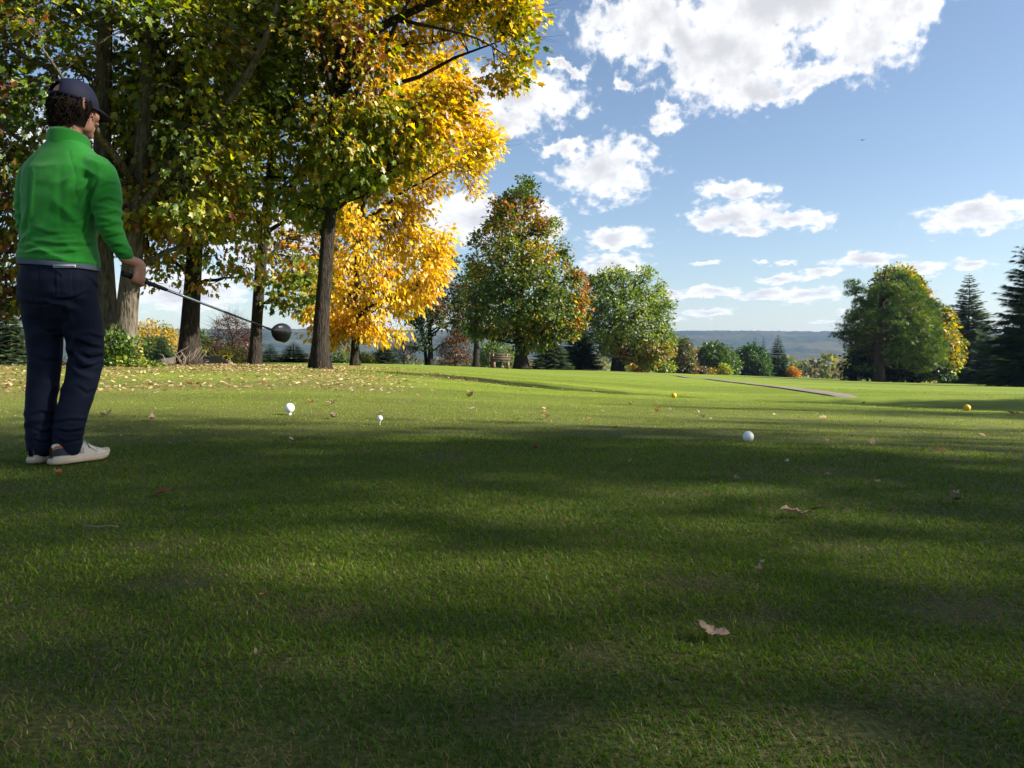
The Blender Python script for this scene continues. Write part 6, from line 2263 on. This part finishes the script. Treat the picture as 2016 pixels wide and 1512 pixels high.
def rubble():
    """Grey rock and weeds at the foot of the second oak, leafy ivy at the foot of the first."""
    rng = np.random.default_rng(4)
    for (px, y, sx, sz, lab) in ((412, 25.0, .75, .30, 'low grey boulder right of the second oak trunk'), (340, 23.5, .55, .24, 'small tan boulder left of the second oak trunk')):
        x = (px - HX) / F * y
        n, m = 20, 10
        V, _, Q = lathe([(math.sin(math.pi * .5 * i / m), math.cos(math.pi * .5 * i / m)) for i in range(m + 1)][::-1], n)
        V = V * (1 + .35 * (fbm(V, 1.8, px * .01) - .5))[:, None] * np.array([sx, sx * .7, sz])
        o = obj('boulder', MB().add(V, None, Q).mesh('boulder', True), mat_plain('boulder_stone', (.11, .10, .085), .9, .1, .4, 4, .6, 9), None, (x, y, terr1(x, y) - .03))
        tag(o, lab, 'rock')
    # ivy
    def leafy(name, label, px, y, w, h, n, size, cols, seed, cat='plant', top=None):
        r = np.random.default_rng(seed)
        x0 = (px - HX) / F * y
        z0 = terr1(x0, y)
        u = r.normal(0, 1, (n, 3))
        u = u / np.linalg.norm(u, axis=1, keepdims=True) * r.random((n, 1)) ** .4
        pos = u * np.array([w, w * .6, h])
        pos[:, 2] = np.abs(pos[:, 2])
        pos *= (1 + .6 * (vnoise(pos, 3.0, seed) - .5))[:, None]
        V, T = place(*LEAF_OVAL, pos, u + r.normal(0, .6, (n, 3)), r.normal(0, .5, (n, 3)) + [0, -.5, .7], r.uniform(.6, 1.3, n) * size, r.uniform(.9, 1.4, n))
        c = np.array(cols)[r.integers(len(cols), size=n)] * r.uniform(.7, 1.3, n)[:, None]
        root = empty(name, (x0, y, z0))
        tag(root, label, cat)
        mb = MB()
        for i in range(14):
            e = pos[r.integers(n)]
            mb.add(*tube([(e[0] * .3, e[1] * .3, -.05), (e[0] * .6, e[1] * .6, e[2] * .6), e], [.012, .008, .004], 4))
        obj('stem', mb.mesh(name + '_stem'), M_BARK, root)
        obj('leaves', mesh_np(name + '_leaves', V, T, np.repeat(c, 5, 0)), M_LEAF, root)
    leafy('ivy_clump', 'bright green ivy climbing the foot of the two-stemmed oak', 238, 18.4, .55, 1.0, 900, .11, [LGREEN, GREEN, (.08, .16, .02)], 1)
    leafy('ground_ivy', 'low green ground ivy right of the two-stemmed oak foot', 275, 18.2, .75, .22, 700, .08, [LGREEN, YGREEN, GREEN], 2)
    leafy('weed_clump', 'yellow weed stalk sprouting by the two-stemmed oak', 273, 18.3, .10, .62, 120, .07, [(.4, .38, .03), YGREEN], 3)
    leafy('yellow_weeds', 'tall yellowish weeds between the second and third oak trunks', 462, 30.0, .8, .75, 500, .10, [(.35, .28, .04), YGREEN, (.14, .15, .03)], 4)
    leafy('yellow_weeds', 'small yellow weed tuft beside the boulder of the second oak', 446, 28.0, .22, .85, 160, .09, [(.42, .34, .05), YGREEN], 5)
    # brush pile of bare sticks by the second trunk
    mb = MB()
    x0, y0 = (362 - HX) / F * 21.4, 21.4
    for i in range(26):
        a = rng.uniform(0, 6.28)
        l = rng.uniform(.3, .75)
        p0 = np.array([rng.normal(0, .2), rng.normal(0, .2), -.02])
        p2 = p0 + [math.cos(a) * l * .6, math.sin(a) * l * .4, l * .75]
        mb.add(*tube([p0, (p0 + p2) / 2 + rng.normal(0, .05, 3), p2], [.01, .007, .003], 4))
    o = obj('brush_twigs', mb.mesh('brush_twigs'), mat_plain('dry_twigs', (.22, .17, .13), .9, .1), None, (x0, y0, terr1(x0, y0)))
    tag(o, 'tangle of dry bare twigs at the foot of the second oak', 'brush')
    # thin pole far off, bird in the sky
    y = 380.0
    x = (1634 - HX) / F * y
    z = terr1(x, y)
    zt = H + (HY - 712) / F * y
    o = obj('utility_pole', MB().add(*tube([(0, 0, -.5), (0, 0, zt - z)], [.16, .11], 8)).add(*box(0, 0, zt - z - .7, 2.2, .12, .14)).mesh('utility_pole'), mat_plain('pole_wood', (.33, .29, .25), .9, .1), None, (x, y, z))
    tag(o, 'thin pale utility pole among the distant belt of trees', 'pole')
    p = at(1698, 276, 90)
    mb = MB()
    V = np.array([(-.42, .02, .10), (-.18, .06, .13), (0, .12, .02), (.18, .06, .13), (.42, .02, .10), (0, -.12, .0), (0, .28, 0), (0, -.26, 0), (0, 0, -.07), (-.05, 0, .03), (.05, 0, .03)])
    mb.add(V, [(0, 5, 1), (1, 5, 2), (2, 5, 3), (3, 5, 4), (6, 9, 8), (6, 8, 10), (7, 8, 9), (7, 10, 8), (6, 10, 9), (7, 9, 10)])
    o = obj('bird', mb.mesh('bird'), mat_plain('bird_feathers', (.02, .02, .022), .8, .1), None, p)
    tag(o, 'tiny dark bird flying in the open sky at right', 'bird')


rubble()
build_haze()
